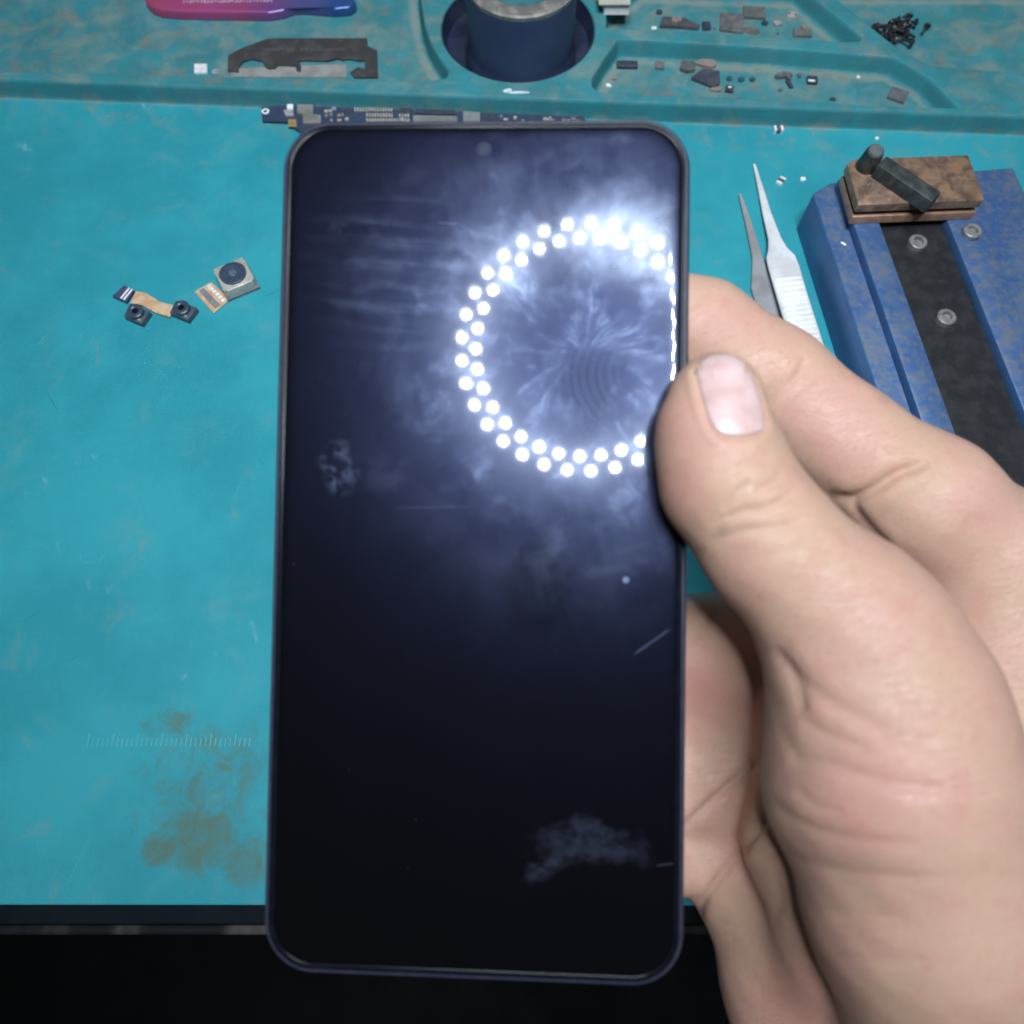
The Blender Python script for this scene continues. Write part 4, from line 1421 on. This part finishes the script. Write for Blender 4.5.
# white paint flecks on the front rim
for k, (x_, y_, w_, h_, lb_) in enumerate(((508, 91, 5, 3.5, 'stubby white fleck at the left end of the streak on the rim below the pot'), (518, 93, 11, 2.2, 'longer thin white fleck on the front rim below the pot, right of the stubby one'))):
    c = M(x_, y_, ZT); sx, sy = pxscale(x_, y_, ZT)
    pts = [c[:2] + np.array([math.cos(a) * w_ * sx * rng.uniform(.7, 1.2), math.sin(a) * h_ * sy * .6 * rng.uniform(.6, 1.2)]) for a in np.linspace(0, 6.28, 12)[:-1]]
    v, f = prism(pts, ZT + .04, ZT + .35, .08)
    tag(mesh_obj('paint_fleck', v, f, mat('fleck_white', (.55, .62, .66), (.42, .5, .56), .5), origin=c), lb_, 'fleck')

# ------------------------------------------------------------------ loose parts
def debris(name, px, py, wpx, hpx, h, rot, m, label, cat, z=None, bev=.15, shape=None):
    z = ZF + .06 if z is None else z
    c = M(px, py, z); sx, sy = pxscale(px, py, z)
    w, d = wpx * sx, max(.7, hpx * sy - h * .75)
    if shape is None:
        v, f = box(c[0], c[1], z, w, d, h, rot, min(bev, h * .3, w * .2, d * .2))
    else:
        pts = [np.array([c[0] + (a * math.cos(rot) - b * math.sin(rot)) * 1, c[1] + (a * math.sin(rot) + b * math.cos(rot))]) for a, b in ((q[0] * w, q[1] * d) for q in shape)]
        v, f = prism(pts, z, z + h, min(bev, h * .3))
    return tag(mesh_obj(name, v, f, m, origin=c), label, cat)


WEDGE = [(-.5, -.4), (-.42, .5), (-.05, .35), (.1, .45), (.5, -.25), (.45, -.5), (0, -.42)]
BLOB = [(-.5, -.2), (-.3, .45), (.1, .5), (.5, .2), (.4, -.4), (-.1, -.5)]
SHARD = [(-.5, .1), (-.2, .5), (.35, .45), (.5, -.1), (.3, -.5), (-.1, -.3)]
debris('black_chip', 659, 13, 7, 5, .8, .1, chipblk, 'tiny black chip alone near the top of the upper pocket, right of the white clip', 'chip', shape=BLOB)
debris('broken_part', 679, 25, 40, 12, 1.6, -.05, mat('scrap_plum', (.055, .05, .065), (.09, .075, .085), .4), 'long plum coloured broken part in the upper pocket, under a tan nugget', 'scrap', shape=WEDGE)
debris('solder_nugget', 676, 21.5, 11, 7, 1.2, .2, chiptan, 'tan nugget lying on the plum coloured broken part', 'scrap', z=ZF + 1.7, shape=BLOB)
debris('white_sliver', 654, 28.5, 5, 3, .4, 0, white, 'white sliver at the left tip of the plum coloured broken part', 'scrap')
debris('black_cube_chip', 706, 27.5, 8, 8, 1.4, .05, chipblk, 'small square black chip right of the plum coloured broken part', 'chip')
debris('dark_speck', 714.5, 29, 2, 2, .4, 0, chipgry, 'dark speck right of the small square black chip in the upper pocket', 'scrap')
pc_ = debris('processor_chip', 731.5, 24, 23, 19, 1.0, -.16, mat('chip_slate', (.075, .08, .09), (.15, .13, .125), .45, rough=.6), 'large square slate grey chip with a rough face in the upper pocket', 'chip')
debris('flat_connector', 754, 14.5, 22, 12, 1.4, -.1, mat('chip_olive', (.085, .095, .085), (.12, .125, .11), .4), 'grey green oblong connector at the far side of the upper pocket', 'connector')
debris('dark_crumb', 764.5, 24, 7, 5, .9, -.4, chipblk, 'dark crumb just below the grey green oblong connector', 'scrap', shape=BLOB)
debris('bronze_lug', 750, 31.5, 20, 7, .5, -.1, mat('lug_bronze', (.13, .125, .095), (.1, .09, .07), .4), 'flat olive brown lug right of the large slate grey chip', 'scrap', shape=SHARD)
debris('grey_component', 777, 24.5, 7, 6, 1.0, .3, cap_g, 'small grey component between the grey green connector and the silver socket', 'component')
debris('dot_crumb', 777.5, 33.5, 3, 2.6, .4, 0, chipgry, 'tiny crumb below the small grey component in the upper pocket', 'scrap')
sk = debris('metal_socket', 791.5, 17, 9, 7, 1.3, -.3, silver, 'silver socket with dark ends at the foot of the slanted pocket wall', 'component')
for dx in (-1.4, 1.4):
    c = M(791.5, 17, ZF); r_ = -.3
    v, f = box(c[0] + dx * math.cos(r_), c[1] + dx * math.sin(r_), ZF + 1.37, .7, 1.2, .15, r_, 0)
    mesh_obj('contact', v, f, chipblk, sk)
debris('grey_block', 802, 34.5, 18, 8, 1.2, -.08, mat('block_grey', (.13, .135, .13), (.1, .1, .1), .4), 'oblong grey block in the right corner of the upper pocket', 'component')
debris('red_crumb', 803.5, 28.5, 8, 5, .9, -.5, mat('crumb_red', (.30, .16, .12), (.2, .13, .11), .6), 'reddish crumb leaning behind the oblong grey block', 'scrap', shape=SHARD)
# lower pocket
debris('black_rod', 627, 66.5, 21, 8, 1.7, -.02, chipblk, 'short black rod at the left end of the lower pocket', 'component', bev=.5)
debris('grey_cube', 659.5, 67, 9, 8, 1.3, -.1, mat('cube_taupe', (.15, .135, .14), (.11, .1, .105), .5), 'taupe cube between the short black rod and the dark wedge', 'component')
debris('dark_block', 687, 68.5, 16, 13, 1.8, .08, mat('block_charcoal', (.07, .075, .085), (.12, .12, .12), .5), 'charcoal block touching the back of the dark wedge', 'component', shape=BLOB)
debris('tan_bar', 705, 66, 22, 10, 1.6, .02, mat('bar_rose', (.21, .165, .16), (.28, .2, .17), .5), 'rosy tan bar behind the dark wedge', 'component', shape=SHARD)
debris('dark_wedge', 705.5, 80, 29, 18, 1.5, -.2, mat('wedge_ink', (.04, .045, .065), (.065, .065, .08), .3, rough=.45), 'large dark wedge shaped part in the lower pocket', 'scrap', shape=[(-.5, -.15), (-.15, .5), (.42, .5), (.5, -.2), (.3, -.5)])
debris('tan_crumb', 715.5, 90.5, 13, 6, .9, .2, chiptan, 'tan crumb at the near corner of the dark wedge', 'scrap', shape=SHARD)
ch = debris('capacitor', 729, 90.5, 8, 7, 1.3, -.2, chipblk, 'black and silver capacitor right of the dark wedge', 'capacitor')
c = M(729, 90, ZF)
v, f = box(c[0], c[1] - .05, ZF + 1.37, 1.5, .8, .12, -.2, 0)
mesh_obj('terminal', v, f, tin_w, ch)
for k, (x_, y_, lb_) in enumerate(((729, 79.5, 'dark dot nearest the dark wedge in the row of three dots'), (741, 80.5, 'middle dark dot in the row of three dots in the lower pocket'), (752, 80.5, 'right dark dot in the row of three dots, left of the bundle of bits'))):
    tag(debris('dark_dot', x_, y_, 6 + (k == 1), 5, .9, .3 * k, mat('dot_blue', (.03, .06, .08), (.05, .08, .1), .6), lb_, 'crumb', shape=BLOB), group='three dark dots in the lower pocket')
debris('white_splinter', 608.5, 86, 5, 5, .4, .6, white, 'white splinter in the left corner of the lower pocket', 'scrap', shape=SHARD)
debris('brown_crumb', 614, 79, 5, 4, .7, 0, chiptan, 'brown crumb above the white splinter in the lower pocket', 'scrap', shape=BLOB)
debris('plastic_bundle', 783, 78, 18, 10, 1.5, .1, chipgry, 'bundle of grey broken bits in the middle of the lower pocket', 'scrap', shape=[(-.5, .1), (-.3, .3), (-.1, .25), (0, .5), (.15, .3), (.4, .35), (.5, 0), (.3, -.2), (.35, -.5), (.15, -.45), (.1, -.1), (-.35, -.2)])
debris('dark_prong', 789, 85, 4, 9, .9, .3, chipblk, 'dark prong below the bundle of grey broken bits', 'scrap')
debris('slate_crumb', 798.5, 76.5, 5, 5, .9, -.5, chipgry, 'slate crumb just right of the bundle of grey broken bits', 'scrap', shape=SHARD)
debris('oval_crumb', 780, 90.5, 5, 3.5, .6, .4, chipgry, 'oval crumb in front of the bundle of grey broken bits', 'scrap', shape=BLOB)
w_ = debris('white_top_capacitor', 811.5, 82, 10, 8, 1.6, -.1, chipblk, 'black capacitor with a white top in the lower pocket', 'capacitor')
c = M(811.5, 81.5, ZF + 1.6)
v, f = box(c[0], c[1] + .35, ZF + 1.67, 2.7, 1.1, .15, -.1, 0)
mesh_obj('white_top', v, f, white, w_)
debris('dark_chip', 832.5, 100, 7, 4, .6, .05, chipblk, 'small dark chip near the front rim of the lower pocket', 'chip', shape=SHARD)
debris('grey_plate', 897, 97, 17, 13, 1.5, -.5, mat('plate_grey', (.12, .12, .13), (.085, .085, .09), .4), 'grey plate at the right end of the lower pocket', 'component')
debris('pale_grain', 858, 77.5, 4, 3, .5, 0, white, 'pale grain at the back of the lower pocket', 'scrap', shape=BLOB)

# parts on the mat: two terminal chips and grains
def smd(px, py, L, Wd, h, rot, label):
    c = M(px, py, 0)
    r = empty('chip_resistor', (c[0], c[1], .05), label, 'component')
    v, f = box(c[0], c[1], .06, L * .5, Wd * .96, h * .9, rot, .05)
    mesh_obj('body', v, f, mat('smd_body', (.07, .075, .085), (.1, .1, .11), .6), r)
    for s_ in (-1, 1):
        v, f = box(c[0] + s_ * L * .37 * math.cos(rot), c[1] + s_ * L * .37 * math.sin(rot), .05, L * .27, Wd, h, rot, .12)
        mesh_obj('terminal', v, f, tin_w, r)


smd(777.5, 131.5, 3.7, 2.6, 1.9, .03, 'upright white chip component with a dark middle, at the foot of the tray')
smd(780.5, 182, 3.7, 2.5, 1.1, .95, 'tilted silver chip component to the right of the tweezers tip')
debris('white_grain', 802.5, 180, 6, 5, .8, .3, white, 'white grain on the mat between the tilted silver chip and the blue clamp', 'grain', z=.05, shape=BLOB)
debris('small_white_grain', 876.5, 139, 4, 3.4, .6, .3, white, 'tiny white grain on the mat above the lever of the blue clamp', 'grain', z=.05, shape=BLOB)
debris('solder_sliver', 843, 244, 7, 3, .3, -.6, white, 'white sliver lying on top of the blue clamp', 'scrap', z=zt + .05, shape=SHARD)

# loose screws in the far right pocket
scm = mat('screw_black', (.03, .03, .034), (.07, .068, .066), .6, rough=.4, metal=.5)


def screw_parts():
    v1, f1 = lathe(0, 0, [(.01, -.6), (.55, -.6), (.6, -.5), (.6, 3.6), (.62, 3.8)], 12)
    v2, f2 = lathe(0, 0, [(1.35, 3.8), (1.45, 4.0), (1.4, 4.5), (1.1, 4.75), (.5, 4.78), (.45, 4.4), (.01, 4.35)], 18)
    return (v1, f1), (v2, f2)


sr = empty('loose_screw', (0, 0, 0), 'small dark screw in the pile of screws in the far right pocket', 'screw', 'pile of loose dark screws')
(v1, f1), (v2, f2) = screw_parts()
sh_ = mesh_obj('shank', v1, f1, scm, sr, local=True, auto=40)
hd_ = mesh_obj('head', v2, f2, scm, sr, local=True, auto=40)
zs = ZF
spots = []
for k in range(34):
    a_, r_ = rng.uniform(0, 6.28), rng.uniform(0, 1) ** .6
    x_, y_ = 899 + math.cos(a_) * r_ * 24, 32 + math.sin(a_) * r_ * 13 + (0)
    if y_ > 26 + (x_ - 868) * .72 - 2: y_ = 26 + (x_ - 868) * .72 - rng.uniform(2, 6)
    spots.append((x_, y_, zs + .9 + (1 - r_) * 4.2 * rng.uniform(.4, 1)))
for k, (x_, y_, z_) in enumerate(spots):
    o = sr
    if k:
        o = sr.copy(); COL.objects.link(o)
        for ch_ in (sh_, hd_):
            q = ch_.copy(); COL.objects.link(q); q.parent = o
    p = M(x_, y_, z_)
    o.location = Vector(p * MM)
    o.rotation_euler = (math.radians(rng.uniform(55, 120)), rng.uniform(-.6, .6), rng.uniform(0, 6.28))

# ------------------------------------------------------------------ ring lamp over the bench (its mirror image shows in the screen)
dpl = nz @ Cc


def mirror(p): return p - 2 * (nz @ p - dpl) * nz


RVD = 700.0
vc = np.array([(585 - 512) / F * RVD, (346.5 - 512) / F * RVD, RVD])
lc_c = mirror(vc)
axis_c = mirror(np.zeros(3)) - lc_c; axis_c /= np.linalg.norm(axis_c)
LP = CW(lc_c); LA = cdir(axis_c)
tilt = math.radians(14)                                # lamp head leaned away to dim the near edge
LA = np.array([LA[0], LA[1] * math.cos(tilt) - LA[2] * math.sin(tilt), LA[2] * math.cos(tilt) + LA[1] * math.sin(tilt)])
zax = -LA; xax = np.cross(np.array([0, 1.0, 0]), zax); xax /= np.linalg.norm(xax); yax = np.cross(zax, xax)
LM = Matrix(((xax[0], yax[0], zax[0], LP[0] * MM), (xax[1], yax[1], zax[1], LP[1] * MM), (xax[2], yax[2], zax[2], LP[2] * MM), (0, 0, 0, 1)))
lamp = empty('ring_lamp', None, 'round lamp with two rings of bright white LEDs, seen reflected in the phone screen', 'lamp', mat=LM)
K = RVD / F * 1.05                                             # mm per reflected pixel
lampw = mat('lamp_housing_grey', (.05, .055, .065), (.04, .045, .05), .1, rough=.5)
v, f = lathe(0, 0, [(92 * K, 1), (124 * K, 1), (126.6 * K, 1.0), (132 * K, 4), (134 * K, 15), (124 * K, 26), (100 * K, 26), (90 * K, 15), (92 * K, 1)], 96, close=False)
mesh_obj('housing', v, f, lampw, lamp, local=True, auto=40)
v, f = lathe(0, 0, [(127.0 * K, .8), (127.4 * K, -1.6), (128.2 * K, -2.0), (129.2 * K, -1.6), (130.5 * K, 1.2)], 128, close=False)
mesh_obj('clear_rim', v, f, mat('lamp_rim_white', (.75, .78, .8), None, .1, rough=.3), lamp, local=True, auto=60)
LED_POWER = 1370.0


def led_mat():
    m, nt, out = newmat('led_light')
    e = nt.nodes.new('ShaderNodeEmission')
    e.inputs['Color'].default_value = (.82, .90, 1.0, 1); e.inputs['Strength'].default_value = LED_POWER
    nt.links.new(e.outputs[0], out.inputs[0])
    return m


LEDM = led_mat()
v, f = lathe(0, 0, [(3.3 * K, .0), (1.65 * K, -.02), (.05, -.03)], 16, close=False)
added_cups = []
led0 = None
for ring_, (r_, n_) in enumerate(((119.0 * K, 33), (105.0 * K, 33))):
    for k in range(n_):
        a_ = 2 * math.pi * (k + .5 * ring_) / n_
        if led0 is None:
            o = led0 = mesh_obj('led', v, f, LEDM, lamp, local=True, smooth=True)
        else:
            o = led0.copy(); COL.objects.link(o)
        o.location = (r_ * math.cos(a_) * MM, r_ * math.sin(a_) * MM, .6 * MM)
        added_cups.append(lathe(r_ * math.cos(a_), r_ * math.sin(a_), [(5.6, .9), (5.6, -8.0), (5.9, -8.0), (5.9, .9), (5.6, .9)], 16, close=False))  # cups added to narrow the beam and dim the near side
v2_, f2_ = merge(*added_cups)
mesh_obj('added_led_cups', v2_, f2_, lampw, lamp, local=True, smooth=True)
pts = [np.array([0, 132 * K, 14.0]), np.array([0, 160, 40.0]), np.array([0, 260, 160.0]), np.array([0, 420, 220.0])]
v, f = tube(pts, 7, 16)
mesh_obj('arm', v, f, lampw, lamp, local=True, auto=60)

# ------------------------------------------------------------------ world, camera, render settings
w = bpy.data.worlds.new('World'); S.world = w; w.use_nodes = True
bg = w.node_tree.nodes['Background']
bg.inputs[0].default_value = (.82, .89, 1.0, 1); bg.inputs[1].default_value = 0.06

cd = bpy.data.cameras.new('Camera'); cam = bpy.data.objects.new('Camera', cd); COL.objects.link(cam)
cam.location = (0, 0, H * MM); cam.rotation_euler = (TH, 0, 0)
cd.sensor_width = 36; cd.sensor_fit = 'HORIZONTAL'; cd.lens = F / 1024 * 36
cd.clip_start = .005; cd.clip_end = 20
cd.dof.use_dof = True; cd.dof.focus_distance = .225; cd.dof.aperture_fstop = 14
S.camera = cam
S.render.engine = 'CYCLES'
S.render.resolution_x = S.render.resolution_y = 1024
S.view_settings.view_transform = 'Standard'; S.view_settings.look = 'None'
S.view_settings.gamma = 1; S.view_settings.exposure = 0.0; S.view_settings.use_curve_mapping = False
